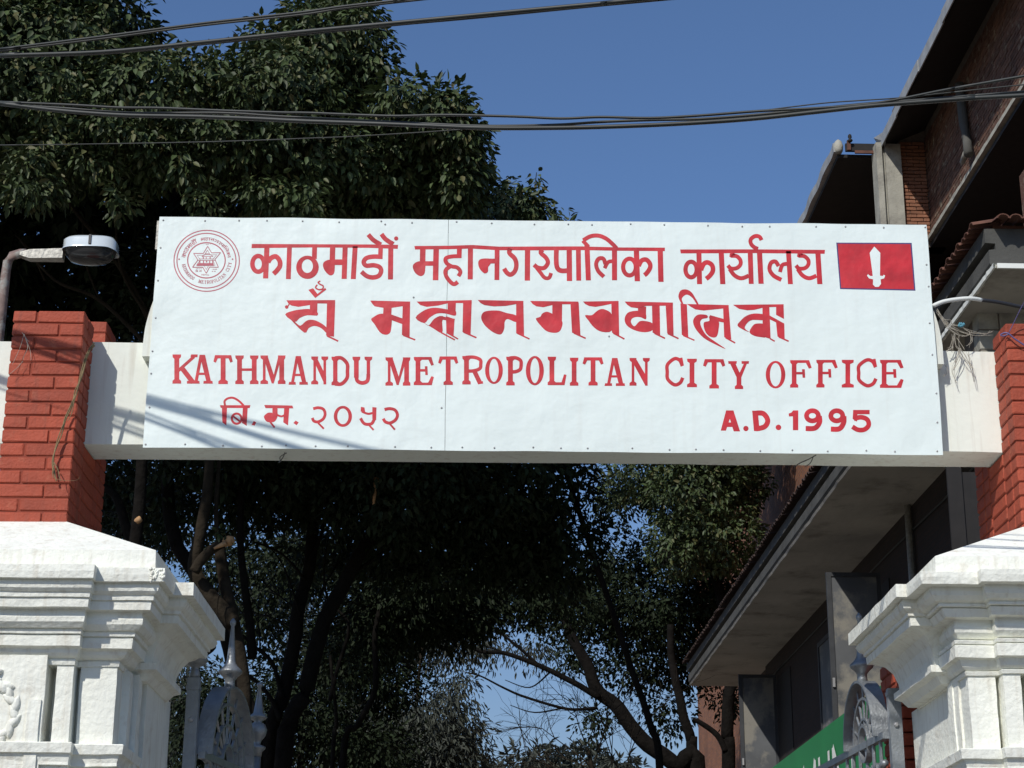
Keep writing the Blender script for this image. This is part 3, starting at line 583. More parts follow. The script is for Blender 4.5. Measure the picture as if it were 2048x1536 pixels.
def pier(cx, s, prof, base, es, wx, wy0, label):
    root = empty('gate_pier', (cx, 10.1, 0), label, 'gate pier', group='white stucco gate piers')
    def T(u, y, z):
        n_ = noise.noise_vector(Vector((u*4+cx, y*4, z*6)))*.0045+noise.noise_vector(Vector((u*17+cx, y*17, z*23)))*.0022
        return (cx+s*u+n_.x, y+n_.y, z+n_.z*.8)
    def loft(name, rings, closed_ends=True, m='stucco'):
        mb = MB(); V = []; n = None
        for (poly_, z) in rings:
            pts = []
            for i in range(len(poly_)):
                a = poly_[i]; c = poly_[(i+1) % len(poly_)]; k_ = 10 if abs(a[0]-c[0])+abs(a[1]-c[1]) > .2 or i in LONG else 2
                for q in range(k_): pts.append((a[0]+(c[0]-a[0])*q/k_, a[1]+(c[1]-a[1])*q/k_))
            n = len(pts); V += [T(u, y, z) for u, y in pts]
        mcount = len(rings)
        F = [(i*n+k, i*n+(k+1) % n, (i+1)*n+(k+1) % n, (i+1)*n+k) for i in range(mcount-1) for k in range(n)]+[tuple(range(n)), tuple(range((mcount-1)*n, mcount*n))[::-1]]
        if s > 0: F = [f[::-1] for f in F]
        mb.add(V, F); return mb.build(name, M[m], root)
    LONG = set(range(8))
    def plan(e):
        u = .2+e; yf = 9.73-e; yb = 10.59-(prof[3][0]-e); us = .2+es(e)
        return [(u, yf), (u, yb), (-u, yb), (-u, yf), (-us, yf), (-us, yf-.065), (us, yf-.065), (us, yf)]
    def fine(pr_):
        out = []
        for (e, z) in pr_: out.append((e, z))
        return out
    e0, z0 = prof[0]
    # sloping cap: hipped from the brick shaft
    mb = MB(); V = []
    for (e, z) in ((.0, z0+e0*.497), (e0, z0), (e0+.006, prof[2][1])):
        u = .2+e
        V += [T(x_, y_, z) for x_, y_ in ((u, 9.73-e), (u, 10.55+e*.0), (-u, 10.55), (-u, 9.73-e))]
    F = [(i*4+k, i*4+(k+1) % 4, i*4+4+(k+1) % 4, i*4+4+k) for i in range(2) for k in range(4)]+[(0, 1, 2, 3), (11, 10, 9, 8)]
    if s > 0: F = [f[::-1] for f in F]
    mb.add(V, F).build('sloping_cap', M['stucco'], root)
    loft('cornice', [(plan(e), z) for e, z in fine(prof[3:])])
    loft('base_moulding', [(plan(e), z) for e, z in base])
    # wing behind the corner, with its own deep cove
    ef = prof[3][0]; LONG = set(range(4))
    def wing(e): 
        d = ef-e; u = .2+e+wx
        return [(u, wy0+d), (u, 10.61-d), (0, 10.61-d), (0, wy0+d)]
    wp = [(ef, 3.7015), (ef, 3.633), (ef-.04, 3.629), (ef-.034, 3.61), (ef-.045, 3.585), (ef-.06, 3.572), (ef-.068, 3.568), (ef-.07, 3.552), (ef-.085, 3.549), (ef-.08, 3.543), (ef-.084, 3.505), (ef-.115, 3.502),
          (ef-.17, 3.475), (ef-.205, 3.43), (ef-.225, 3.37), (ef-.23, 3.325), (ef-.20, 3.32), (ef-.20, 3.285), (ef-.235, 3.27), (ef-.262, 3.235), (ef-.29, 3.23)]
    loft('wing_cornice', [(wing(e), z) for e, z in wp])
    # shaft with pilasters
    eb = prof[-1][0]; f = eb+.04; b = MB(); 
    def bx(name, u0, u1, y0, y1, z0_, z1_, m='stucco'):
        nz_ = 10; V = []
        for i in range(nz_+1):
            z = z0_+(z1_-z0_)*i/nz_; V += [T(u0, y0, z), T(u1, y0, z), T(u1, y1, z), T(u0, y1, z)]
        F = [(4*i+k, 4*i+(k+1) % 4, 4*i+4+(k+1) % 4, 4*i+4+k) for i in range(nz_) for k in range(4)]+[(3, 2, 1, 0), (4*nz_, 4*nz_+1, 4*nz_+2, 4*nz_+3)]
        if s < 0: F = [q[::-1] for q in F]
        return MB().add(V, F).build(name, M[m], root)
    zt = prof[-1][1]+.012; zb = 2.846
    bx('shaft', -(.2+eb-.03), .2+eb-.03, 9.76-eb+.0, 10.40, 2.3, zt+.01)
    us = .2+es(f)
    for q in (1, -1):
        a, c = sorted((q*(us+.022), q*(.2+f))); bx('corner_pilaster', a, c, 9.73-f, 9.9, zb-.01, zt)
        a, c = sorted((q*(us-.085), q*us)); bx('narrow_pilaster', a, c, 9.73-f-.065, 9.8, zb-.011, zt-.001)
    a = us-.127
    bx('panel_board', -a, a, 9.73-f-.105, 9.8, 2.35, zt+.032)
    bx('panel_strip', a-.075, a-.012, 9.73-f-.117, 9.7, 2.34, 3.06 if s > 0 else 3.0)
    bx('panel_strip', -(a-.012), -(a-.075), 9.73-f-.117, 9.7, 2.34, 3.06)
    bx('side_pilaster', .1, .2+f+(.036 if s > 0 else .012), 9.73-f+.16, 9.73-f+.25, 2.75, zt+.001)
    bx('side_pilaster', .1, .2+f+(.062 if s > 0 else .02), wy0+.20, wy0+.30, 2.75, zt+.002)
    bx('rear_body', .1, .2+f+(.075 if s > 0 else .0), wy0+.36, 10.52, 0, zt+.003)
    bx('dado', -(.2+base[-1][0]), .2+base[-1][0], 9.73-base[-1][0]-.06, 10.45, .2, 2.60)
    bx('plinth', -(.34+base[-1][0]), .34+base[-1][0], 9.60-base[-1][0]-.06, 10.74+base[-1][0], 0, .2)
    return root, 9.73-f-.105, us-.127
PLr, yp, ua = pier(XL-.2, 1, LP, BL, lambda e: .21+.47*(e-.414), .095, 9.39, 'white stucco gate pier with moulded cornice on the left, chipped corner')
PRr, _, _ = pier(XR+.2, -1, RP, BR, lambda e: .33+.53*(e-.49), .05, 9.29, 'white stucco gate pier with moulded cornice on the right, sunlit flank')
# chipped corner of the left cornice: crumbled lumps
c_ = MB()
for i in range(40):
    u = .2+.667; p = Vector((XL-.2+u-rnd.random()*.075, 9.066-rnd.random()*.004, 3.635+rnd.random()*.062)); r_ = rnd.uniform(.004, .010)
    c_.lathe((p.x, p.y, p.z-r_), [(r_*.3, 0), (r_, r_*.8), (r_*.8, r_*1.5), (r_*.2, r_*2)], 5)
c_.build('chipped_edge', M['stucco'], PLr)
# leaf wreath relief on the panel
wr = MB()
def lump(c, ang, L_, W_, H_):
    V = []; n1, n2 = 10, 6
    for i in range(n1+1):
        t = i/n1; wd = W_*math.sin(math.pi*min(1, t*.96+.02))**.8
        for k in range(n2+1):
            a = math.pi*k/n2; x = -L_/2+L_*t; y = wd*math.cos(a); h = H_*math.sin(a)*math.sin(math.pi*t)**.5+.001*math.sin(t*30+k)
            V.append((c[0]+x*math.cos(ang)-y*math.sin(ang), yp-h, c[1]+x*math.sin(ang)+y*math.cos(ang)))
    wr.add(V, [(i*(n2+1)+k, i*(n2+1)+k+1, (i+1)*(n2+1)+k+1, (i+1)*(n2+1)+k) for i in range(n1) for k in range(n2)])
wc = (XL-.2, 2.99)
for i in range(26):
    a = 2*math.pi*i/26; rr = .142+.010*math.sin(i*2.1)
    lump((wc[0]+rr*math.cos(a), wc[1]+rr*1.12*math.sin(a)), a+math.pi/2+.45*(-1)**i, .105, .022, .020)
for q in (-1, 1):
    lump((wc[0]+q*.030, wc[1]+.205), .25*q, .085, .024, .034); lump((wc[0]+q*.075, wc[1]+.13), -q*.85, .10, .026, .026); lump((wc[0]+q*.02, wc[1]-.17), -.6*q, .10, .02, .022)
wr.build('wreath_relief', M['stucco'], PLr, smooth=True)

# ================================================================== tall brick building and its neighbours (right)
ANG = R(1.003)
def frame_root(name, label, cat, u, v, z=0, group=None):
    # local x = away from the gate side (right), local y = up the yard
    o = empty(name, (0, 0, 0), label, cat, rz=ANG, group=group); return o
def bbox(parent, name, m, v0, v1, u0, u1, z0, z1): 
    o = link(name, MB().box(v0, v1, u0, u1, z0, z1).mesh(name), None, M[m]); o.parent = parent; return o
def child(parent, name, mb, m, smooth=False):
    o = link(name, mb.mesh(name, smooth), None, M[m]); o.parent = parent; return o
tb = frame_root('brick_building', 'tall unfinished looking brick building with wide eaves and a concrete column, upper right', 'building', 0, 0)
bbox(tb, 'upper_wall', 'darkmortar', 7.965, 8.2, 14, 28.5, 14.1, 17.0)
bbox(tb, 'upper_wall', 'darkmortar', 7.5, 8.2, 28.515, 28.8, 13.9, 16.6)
bbox(tb, 'wall', 'bwall', 7.12, 7.6, 28.8, 54, 0, 13.9)
bbox(tb, 'loggia_back', 'wood', 8.3, 8.5, 28.8, 60, 13.9, 16.5)  # near-black sheet, the recess's shade put into its colour
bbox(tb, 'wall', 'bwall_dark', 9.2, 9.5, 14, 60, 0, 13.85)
bbox(tb, 'rear_wall', 'bwall', 7.6, 16, 53.5, 54, 0, 13.9)
# long upper wall bricks (weathered, joined: far more than can be counted)
b = MB(); z = 14.10; k = 0
while z < 15.9:
    u = 19.5+(.12 if k % 2 else 0)
    while u < 28.5:
        L_ = .23; j = rnd.uniform(-.005, .005); b.box(7.952+j, 7.99, u, min(u+L_-.012, 28.5), z, z+.056+rnd.uniform(-.003, .003)); u += L_
    z += .068; k += 1
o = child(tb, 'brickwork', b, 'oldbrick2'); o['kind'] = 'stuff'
bm_ = {}
for k in range(27):
    z = 14.02+k*.068; v = 7.505-(.11 if k % 2 else 0)
    while v < 7.945:
        a = max(v, 7.505); c = min(v+.22, 7.943)
        if c-a > .04:
            o = link('brick', bmesh_for(c-a-.012, .10, .054, M['oldbrick'], .005), None); o.parent = tb; o.location = ((a+c)/2, 28.53+rnd.uniform(-.012, .012), z+.03); o.rotation_euler = (0, rnd.uniform(-.02, .02), rnd.uniform(-.03, .03))
        v += .22
# rough ledge and floor slab blackened to stand for the shade under it
b = MB(); V = []; n = 90
for i in range(n+1):
    u = 16+12.5*i/n; j = .035*noise.noise(Vector((u*4, 0, 0)))+.02*noise.noise(Vector((u*15, 3, 0)))
    V += [(7.87+j*.6, u, 14.0+j*.7), (7.89, u, 14.1+j*.5), (9.2, u, 14.1), (9.2, u, 14.0)]
b.add(V, [(4*i+k, 4*i+(k+1) % 4, 4*i+4+(k+1) % 4, 4*i+4+k) for i in range(n) for k in range(4)]+[(0, 3, 2, 1), (4*n, 4*n+1, 4*n+2, 4*n+3)])
child(tb, 'ledge', b, 'concrete')
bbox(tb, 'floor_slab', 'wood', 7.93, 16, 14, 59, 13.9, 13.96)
# concrete column with a groove, front left of the wing
b = MB(); b.box(7.07, 7.17, 28.38, 28.72, 0, 15.78); b.box(7.17, 7.225, 28.45, 28.71, 0, 15.77); b.box(7.225, 7.495, 28.385, 28.718, 0, 15.76)
child(tb, 'column', b, 'concrete')
b = MB().box(7.10, 7.3, 28.9, 30.6, 14.1, 14.18); b.box(7.0, 7.11, 28.7, 33, 14.0, 14.16); child(tb, 'ledge', b, 'concrete')
# eaves: sheet metal edge strip, boarded soffit blackened for shade, rafters
b = MB()
for i in range(9):
    u0 = 15+i*1.53; u1 = u0+1.56; dz = .004*(i % 2); dv = .012*(i % 2)
    b.box(7.165-dv, 7.185-dv, u0, min(u1, 28.6), 15.70+dz, 15.90+dz)
child(tb, 'eave_strip', b, 'roofsheet')
b = MB(); b.add([(7.10, 28.62, 15.98), (7.22, 28.0, 15.86), (7.26, 28.62, 15.70), (7.2, 28.2, 15.70), (7.28, 28.63, 15.9)], [(0, 1, 3, 2), (0, 2, 4)]); b.box(7.19, 7.33, 28.60, 28.63, 15.68, 15.90)
child(tb, 'bent_strip_end', b, 'roofsheet')
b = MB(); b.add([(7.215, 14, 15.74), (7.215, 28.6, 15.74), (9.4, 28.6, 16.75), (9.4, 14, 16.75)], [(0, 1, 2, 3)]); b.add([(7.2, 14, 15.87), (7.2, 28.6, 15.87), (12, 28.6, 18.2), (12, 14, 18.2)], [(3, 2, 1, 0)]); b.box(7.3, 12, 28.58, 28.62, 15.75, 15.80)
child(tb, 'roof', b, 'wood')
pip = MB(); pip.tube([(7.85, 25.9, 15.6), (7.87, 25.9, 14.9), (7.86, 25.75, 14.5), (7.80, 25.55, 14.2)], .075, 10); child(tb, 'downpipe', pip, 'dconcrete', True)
pip = MB(); pip.tube([(7.80, 25.62, 14.30), (7.80, 25.9, 14.22)], .045, 8); child(tb, 'pipe_elbow', pip, 'concrete', True)
# lower roof beyond the column
b = MB(); n = 60
V = []
for i in range(n+1):
    u = 28.7+12*i/n; s_ = .03*abs(math.sin(u*2.6)); V += [(6.43-s_, u, 15.74), (6.42-s_, u, 15.88+s_), (6.50, u, 15.92+s_), (6.50, u, 15.74)]
b.add(V, [(4*i+k, 4*i+(k+1) % 4, 4*i+4+(k+1) % 4, 4*i+4+k) for i in range(n) for k in range(4)]+[(0, 3, 2, 1), (4*n, 4*n+1, 4*n+2, 4*n+3)])
child(tb, 'roof_edge', b, 'roofsheet')
b = MB(); b.lathe((6.50, 28.72, 15.72), [(.05, 0), (.075, .05), (.085, .14), (.06, .22), (.02, .26)], 12); child(tb, 'roof_edge_end', b, 'concrete', True)
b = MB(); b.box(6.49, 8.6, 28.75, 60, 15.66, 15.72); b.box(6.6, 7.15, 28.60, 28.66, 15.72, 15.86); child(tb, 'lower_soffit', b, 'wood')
b = MB(); b.box(6.75, 7.16, 28.56, 28.60, 15.66, 15.71); b.box(6.62, 6.68, 28.56, 28.6, 15.72, 15.9); child(tb, 'front_board', b, 'tile')
b = MB(); b.lathe((6.67, 28.55, 15.86), [(.03, 0), (.05, .03), (.02, .06), (.035, .09), (.03, .13), (.01, .15)], 8); child(tb, 'finial', b, 'wood', True)
# window above the tiled canopy at the photo edge
wn = tb
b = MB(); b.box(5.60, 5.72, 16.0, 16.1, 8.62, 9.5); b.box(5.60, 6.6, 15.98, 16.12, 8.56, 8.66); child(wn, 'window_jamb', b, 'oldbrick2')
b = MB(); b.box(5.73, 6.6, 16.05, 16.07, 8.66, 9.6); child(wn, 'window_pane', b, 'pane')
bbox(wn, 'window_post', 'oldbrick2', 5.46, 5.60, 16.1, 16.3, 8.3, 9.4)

# --- porch block with the long canopy
pb = frame_root('porch_building', 'dark lower brick block under a long grey canopy beyond the right pier', 'building', 0, 0)
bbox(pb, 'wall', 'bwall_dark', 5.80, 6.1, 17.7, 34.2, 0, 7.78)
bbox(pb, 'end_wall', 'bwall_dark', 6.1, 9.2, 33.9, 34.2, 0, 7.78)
b = MB(); n = 120; V = []
for i in range(n+1):
    u = 14.8+21.6*i/n; j = .010*noise.noise(Vector((u*3, 1, 0)))
    V += [(4.66+j, u, 7.80), (4.63+j*.4, u, 7.84), (4.63, u, 7.97+j*.3), (4.69, u, 7.975), (4.69, u, 8.03), (4.60, u, 8.035), (4.60, u, 8.17), (7.0, u, 8.20), (7.0, u, 7.80)]
b.add(V, [(9*i+k, 9*i+(k+1) % 9, 9*i+9+(k+1) % 9, 9*i+9+k) for i in range(n) for k in range(9)]+[tuple(range(8, -1, -1)), tuple(range(9*n, 9*n+9))])
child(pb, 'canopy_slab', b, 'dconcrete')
V = []; n = 110; b = MB()
for i in range(n+1):
    u = 14.72+21.7*i/n; j = .018*noise.noise(Vector((u*9, 4, 0)))+.012*noise.noise(Vector((u*31, 4, 0)))
    V += [(4.645+j, u, 7.795+j*.3), (4.66+j, u, 7.765), (5.85, u, 7.765), (5.85, u, 7.795)]
b.add(V, [(4*i+k, 4*i+(k+1) % 4, 4*i+4+(k+1) % 4, 4*i+4+k) for i in range(n) for k in range(4)]+[(0, 3, 2, 1), (4*n, 4*n+1, 4*n+2, 4*n+3)])
child(pb, 'soffit', b, 'soffit')
bbox(pb, 'porch_soffit', 'soffit', 5.85, 8.5, 14.72, 17.7, 7.765, 7.794)
bbox(pb, 'soffit_edge', 'white', 4.66, 8.5, 14.695, 14.717, 7.755, 7.80)
V = []; b = MB()
for i in range(41):
    u = 14.7+2.6*i/40; j = .02*noise.noise(Vector((u*14, 9, 0))); V += [(4.625+j*.5, u, 7.757+j*.3), (4.625+j*.5, u, 7.80), (4.645, u, 7.80), (4.645, u, 7.757)]
b.add(V, [(4*i+k, 4*i+(k+1) % 4, 4*i+4+(k+1) % 4, 4*i+4+k) for i in range(40) for k in range(4)]); child(pb, 'broken_plaster_edge', b, 'white')
# clay tiles along the edge and round the corner
tm = MB(); V = []
for y in (-.055, .055):
    for k in range(7):
        a = math.pi*k/6
        for r_ in (.058, .046): V.append((-.12 if r_ else 0, .056*math.cos(a)*(r_/.058), r_*math.sin(a)))
V = []
for x in (-.16, .12):
    for r_ in (.058, .046):
        for k in range(7):
            a = math.pi*k/6; V.append((x, r_*math.cos(a), r_*math.sin(a)*.7))
F = [(k, k+1, 14+k+1, 14+k) for k in range(6)]+[(7+k+1, 7+k, 21+k, 21+k+1) for k in range(6)]+[(k+1, k, 7+k, 7+k+1) for k in range(6)]+[(14+k, 14+k+1, 21+k+1, 21+k) for k in range(6)]
tm.add(V, F); tme = tm.mesh('roof_tile'); tme.materials.append(M['tile'])
tme2 = tme.copy(); tme2.materials.clear(); tme2.materials.append(M['darktile'])
for i in range(186):
    o = link('roof_tile', tme if i < 22 else tme2, None); o.parent = pb; o.location = (4.66+rnd.uniform(-.012, .012), 14.82+i*.116, 8.215+rnd.uniform(-.006, .006)); o.rotation_euler = (rnd.uniform(-.05, .05), rnd.uniform(-.22, -.14), rnd.uniform(-.05, .05))
for i in range(26):
    o = link('roof_tile', tme, None); o.parent = pb; o.location = (4.72+i*.116, 14.76+rnd.uniform(-.01, .01), 8.215+rnd.uniform(-.006, .006)); o.rotation_euler = (0, -.18, R(90)+rnd.uniform(-.05, .05))
bbox(pb, 'canopy_top', 'tile', 4.70, 9, 14.86, 36.3, 8.201, 8.23)
# grey block pier below the porch soffit
k = 0; z = 5.0
bk = {}
while z < 7.7:
    v = 4.78-(.2 if k % 2 else 0)
    while v < 7.4:
        a = max(v, 4.78); 
        o = link('block', bmesh_for(v+.4-a-.012, .2, .188, M['dconcrete' if False else 'concrete'], .008), None); o.parent = pb; o.location = ((a+v+.4)/2, 15.9, z+.1)
        v += .4
    z += .2; k += 1
bbox(pb, 'pier_core', 'darkmortar', 4.79, 7.4, 15.81, 16.3, 0, 7.75)
# things on the dark wall: shutters standing open, notice
def shutter(u, v0, v1, z0, z1, label):
    r_ = frame_root('window_shutter', label, 'shutter', 0, 0, group='shutters standing open from the dark wall')
    f = MB(); t = .055
    f.box(v0, v0+t*1.2, u-.02, u+.02, z0, z1); f.box(v1-t, v1, u-.02, u+.02, z0, z1); f.box(v0+t*1.2, v1-t, u-.02, u+.02, z1-t, z1); f.box(v0+t*1.2, v1-t, u-.02, u+.02, z0, z0+t)
    child(r_, 'frame', f, 'frame'); bbox(r_, 'panel', 'pane', v0+t*1.2, v1-t, u-.004, u+.004, z0+t, z1-t)
    b = MB().box(v0+.015, v0+.045, u-.05, u-.02, z0+.6*(z1-z0)-.5, z0+.6*(z1-z0)-.38); child(r_, 'catch', b, 'nail')
for (u0, u1, z0, z1) in ((19.2, 20.4, 4.6, 7.1), (27.9, 29.0, 4.9, 7.2)):
    f = MB(); f.box(5.76, 5.799, u0, u0+.07, z0, z1); f.box(5.76, 5.799, u1-.07, u1, z0, z1); f.box(5.76, 5.799, u0+.07, u1-.07, z1-.07, z1); child(pb, 'window_frame', f, 'frame'); bbox(pb, 'window_pane', 'pane', 5.78, 5.799, u0+.07, u1-.07, z0, z1-.07)
f = MB(); f.tube([(5.74, 22.6, 0), (5.74, 22.6, 7.76)], .045, 8); child(pb, 'wall_pipe', f, 'galv', True)
f = MB(); f.tube([(5.78, 17.8, 7.45), (5.77, 21, 7.40), (5.78, 24, 7.46), (5.78, 33.8, 7.44)], .012, 5); child(pb, 'wall_cable', f, 'cable')
shutter(24.0, 4.93, 5.66, 4.6, 7.20, 'nearer tall grey shutter standing open under the canopy')
shutter(33.0, 5.10, 5.78, 4.6, 7.40, 'farther grey shutter standing open at the canopy end')
bbox(pb, 'window_opening', 'wood', 5.785, 5.799, 24.05, 25.2, 4.6, 7.15); bbox(pb, 'window_opening', 'wood', 5.785, 5.799, 31.6, 32.95, 4.6, 7.3)  # near-black sheets stand in for the shade inside the windows
nb = frame_root('paper_notice', 'small pale paper notice stuck on the dark wall between the shutters', 'notice', 0, 0)
bbox(nb, 'sheet', 'paper', 5.78, 5.784, 26.4, 27.3, 5.85, 6.2)
# green board with white lettering
gb = frame_root('green_signboard', 'green board with white capital letters low beside the right gate leaf', 'sign', 0, 0)
bbox(gb, 'board', 'green', 3.30, 3.33, 13.2, 21.5, 2.9, 4.02)
MB2 = MB()
def yz_strip(pts, w):   # letter strokes on the board's left face, (u, z)
    for (a, c) in zip(pts, pts[1:]):
        dx, dz = c[0]-a[0], c[1]-a[1]; l_ = math.hypot(dx, dz); nx, nz = -dz/l_*w/2, dx/l_*w/2
        MB2.add([(3.297-.0005*len(MB2.f), a[0]+nx, a[1]+nz), (3.297-.0005*len(MB2.f), c[0]+nx, c[1]+nz), (3.297-.0005*len(MB2.f), c[0]-nx, c[1]-nz), (3.297-.0005*len(MB2.f), a[0]-nx, a[1]-nz)], [(0, 1, 2, 3)])
zt_, zb_ = 3.80, 3.15
for ch, u1, u0 in (('M', 17.55, 16.95), ('U', 16.75, 16.3), ('N', 16.1, 15.55), ('I', 15.3, 15.3)):   # left of a letter is the far end
    if ch == 'M': yz_strip([(u1, zb_), (u1, zt_)], .085); yz_strip([(u1, zt_), ((u0+u1)/2, 3.35), (u0, zt_)], .10); yz_strip([(u0, zt_), (u0, zb_)], .085)
    if ch == 'U': yz_strip([(u1, zt_), (u1, 3.3), (u1-.12, zb_), (u0+.12, zb_), (u0, 3.3), (u0, zt_)], .085)
    if ch == 'N': yz_strip([(u1, zb_), (u1, zt_)], .085); yz_strip([(u1, zt_), (u0, zb_)], .085); yz_strip([(u0, zb_), (u0, zt_)], .085)
    if ch == 'I': yz_strip([(u1, zb_), (u1, zt_)], .13)
child(gb, 'lettering', MB2, 'white')
bbox(gb, 'post', 'frame', 3.34, 3.40, 14.0, 14.06, 0, 2.95); bbox(gb, 'post', 'frame', 3.34, 3.40, 20.6, 20.66, 0, 2.95)
# insulator mast beyond the canopy
q = at(1546, 1060, 42); ms = empty('service_mast', (q.x, 42, 0), 'pale service mast with stacked insulator discs and a bracket beside the brick wall', 'mast')
b = MB(); b.tube([(q.x, 42, 0), (q.x, 42, at(1541, 985, 42).z)], .075, 10); b.build('pole', M['white'], ms, True)
zt2 = at(1541, 985, 42).z
for k in range(3): MB().lathe((q.x-.02, 42, zt2+.02+k*.13), [(.06, 0), (.16, .02), (.17, .05), (.06, .09)], 14).build('insulator_disc', M['galv'], ms, True)
z_ = at(1541, 1020, 42).z; MB().box(q.x, q.x+.75, 41.98, 42.02, z_-.12, z_+.1).build('bracket', M['rust'], ms)
# leaning dark planks standing behind the right pier
pk = empty('wooden_hoarding', (2.75, 12.6, 0), 'dark weathered panel standing upright behind the right brick pillar', 'hoarding')
for (px0, px1, y0_, dx_) in ((1893, 1925, 930, 0), (1926, 1962, 975, .02)):
    a = at(px0, y0_, 12.6); c = at(px1, y0_, 12.6); MB().box(a.x, c.x-.012, 12.6+dx_, 12.63+dx_, 0, a.z+.12).build('plank', M['wood'], pk)

# ================================================================== street lamp on the left
sl_ = empty('street_lamp', (at(6, 680, 10.75).x, 10.75, 0), 'street lamp with rusty bent pipe arm and shiny oval head above the left pillar', 'street lamp')
Yl = 10.75; x0 = at(6, 600, Yl).x; top = at(30, 507, Yl)
P = [(x0, Yl, 0), (x0, Yl, top.z-.14), (x0+.005, Yl, top.z-.06), (x0+.03, Yl, top.z-.015), (x0+.08, Yl, top.z), (at(52, 507, Yl).x, Yl, top.z)]
MB().tube(P, .030, 12).build('pole', M['rust'], sl_, True)
a = at(42, 510, Yl); c = at(128, 505, Yl)
b = MB(); V = []; nn = 14
for i in range(nn+1):
    t = i/nn; x = a.x+(c.x-a.x)*t; h = .034 if t > .22 else .012+.1*t; j = .004*noise.noise(Vector((t*9, 0, 0)))
    V += [(x, Yl-.035+j, a.z-h+.004*t), (x, Yl-.03, a.z+h*.75+.012*t), (x, Yl+.03, a.z+h*.75+.012*t), (x, Yl+.03, a.z-h)]
b.add(V, [(4*i+k, 4*i+(k+1) % 4, 4*i+4+(k+1) % 4, 4*i+4+k) for i in range(nn) for k in range(4)]+[(0, 3, 2, 1), (4*nn, 4*nn+1, 4*nn+2, 4*nn+3)])
b.build('arm_sleeve', M['galv'], sl_)
hl, hr_ = at(128, 500, Yl), at(236, 500, Yl); hz = at(180, 498, Yl).z; ztop = at(180, 481, Yl).z; zlow = at(180, 527, Yl).z
b = MB(); V = []; ns, nr = 40, 8
cxh = (hl.x+hr_.x)/2; rx = (hr_.x-hl.x)/2; ry = .105
prof = [(.70, ztop), (.90, ztop-.004), (1.0, ztop-.020), (1.0, hz-.012), (1.03, hz-.016), (1.03, hz-.024)]
for f_, z_ in prof:
    for k in range(ns):
        a_ = 2*math.pi*k/ns; ca, sa = math.cos(a_), math.sin(a_); e_ = .62
        V.append((cxh+rx*f_*math.copysign(abs(ca)**e_, ca), Yl+ry*f_*math.copysign(abs(sa)**e_, sa), z_-(.028 if f_ > .95 and ca > .55 else 0)*(ca-.55)))
F = [(i*ns+k, i*ns+(k+1) % ns, (i+1)*ns+(k+1) % ns, (i+1)*ns+k) for i in range(len(prof)-1) for k in range(ns)]+[tuple(range(ns))]
b.add(V, [f[::-1] for f in F]); b.build('lamp_head', M['lampm'], sl_, True)
b = MB(); V = []; pr2 = [(.97, hz-.022), (.90, hz-.05), (.72, hz-.085), (.4, zlow), (.05, zlow-.004)]
for f_, z_ in pr2:
    for k in range(ns):
        a_ = 2*math.pi*k/ns; V.append((cxh+rx*f_*math.cos(a_), Yl+ry*f_*math.sin(a_), z_))
b.add(V, [(i*ns+k, i*ns+(k+1) % ns, (i+1)*ns+(k+1) % ns, (i+1)*ns+k) for i in range(len(pr2)-1) for k in range(ns)]+[tuple(range((len(pr2)-1)*ns, len(pr2)*ns))])
b.build('lamp_bowl', mat('shaded_glass_bowl', (.03, .03, .03), .15), sl_, True)  # underside shade put into the bowl's dark colour
MB().box(cxh+.005, cxh+.02, Yl-ry-.008, Yl-ry+.01, hz-.01, ztop-.006).build('latch', M['dark'], sl_)

# ================================================================== overhead cables
NT, CT = (.27, 1, 0), 8.35-.27*2.3+0     # plane holding the upper cables: y = 7.729 - .27 x
NM, CM_ = (.23, 1, 0), 8.55-.23*2.6      # plane of the lower bundle
def cable(label, pts, r, plane, group, dl=0, ends=(1, 1)):
    nrm, c = plane; P = [atp(x, y, nrm, c+dl) for x, y in pts]
    P = [P[0]+(P[0]-P[1]).normalized()*(3 if ends[0] else .01)]+P+[P[-1]+(P[-1]-P[-2]).normalized()*(3 if ends[1] else .01)]
    o = MB().tube(smooth_pts(P, 5), r, 8).build('overhead_cable', M['cable'], None, True); o['label'] = label; o['category'] = 'cable'; o['group'] = group
    return o
PT, PM_ = (NT, 7.729), (NM, 7.952)
gt, gm = 'cables of the upper bundle', 'cables of the lower bundle'
cable('uppermost thin black cable leaving the photo top first', [(-40, 102), (0, 98), (205, 73), (410, 46), (600, 25), (685, 13), (810, -1), (900, -12)], .0065, PT, gt)
cable('thin black cable just below the uppermost one', [(-40, 106), (0, 102), (205, 77.5), (410, 50.5), (600, 30), (685, 17), (810, 3), (900, -7)], .005, PT, gt, .02)
cable('thick black cable rising to the photo top over open sky', [(-40, 114), (0, 111), (205, 104), (410, 84), (600, 64), (779, 47), (966, 29), (1200, 7), (1330, -6)], .0105, PT, gt)
cable('thinner cable clinging under the thick rising cable', [(-40, 117), (0, 114), (205, 107), (410, 88), (600, 69), (779, 51), (966, 34), (1200, 11), (1330, -1)], .006, PT, gt, .02)
cable('slim cable running above the lower bundle', [(-40, 202), (0, 204), (146, 210), (234, 215), (322, 216), (439, 221), (560, 225), (622, 226), (779, 232), (888, 230), (1029, 233), (1122, 237), (1200, 234), (1300, 236), (1400, 231), (1520, 222), (1640, 216), (1760, 205), (1900, 178), (2060, 150)], .0065, PM_, gm)
cable('thickest black cable of the lower bundle', [(-40, 203), (0, 207), (88, 218), (176, 226), (264, 231), (381, 233), (498, 237), (600, 242), (716, 246), (841, 251), (966, 256), (1091, 256), (1200, 254), (1350, 248), (1500, 238), (1640, 223), (1740, 212), (1840, 204), (1950, 196), (2060, 190)], .0105, PM_, gm)
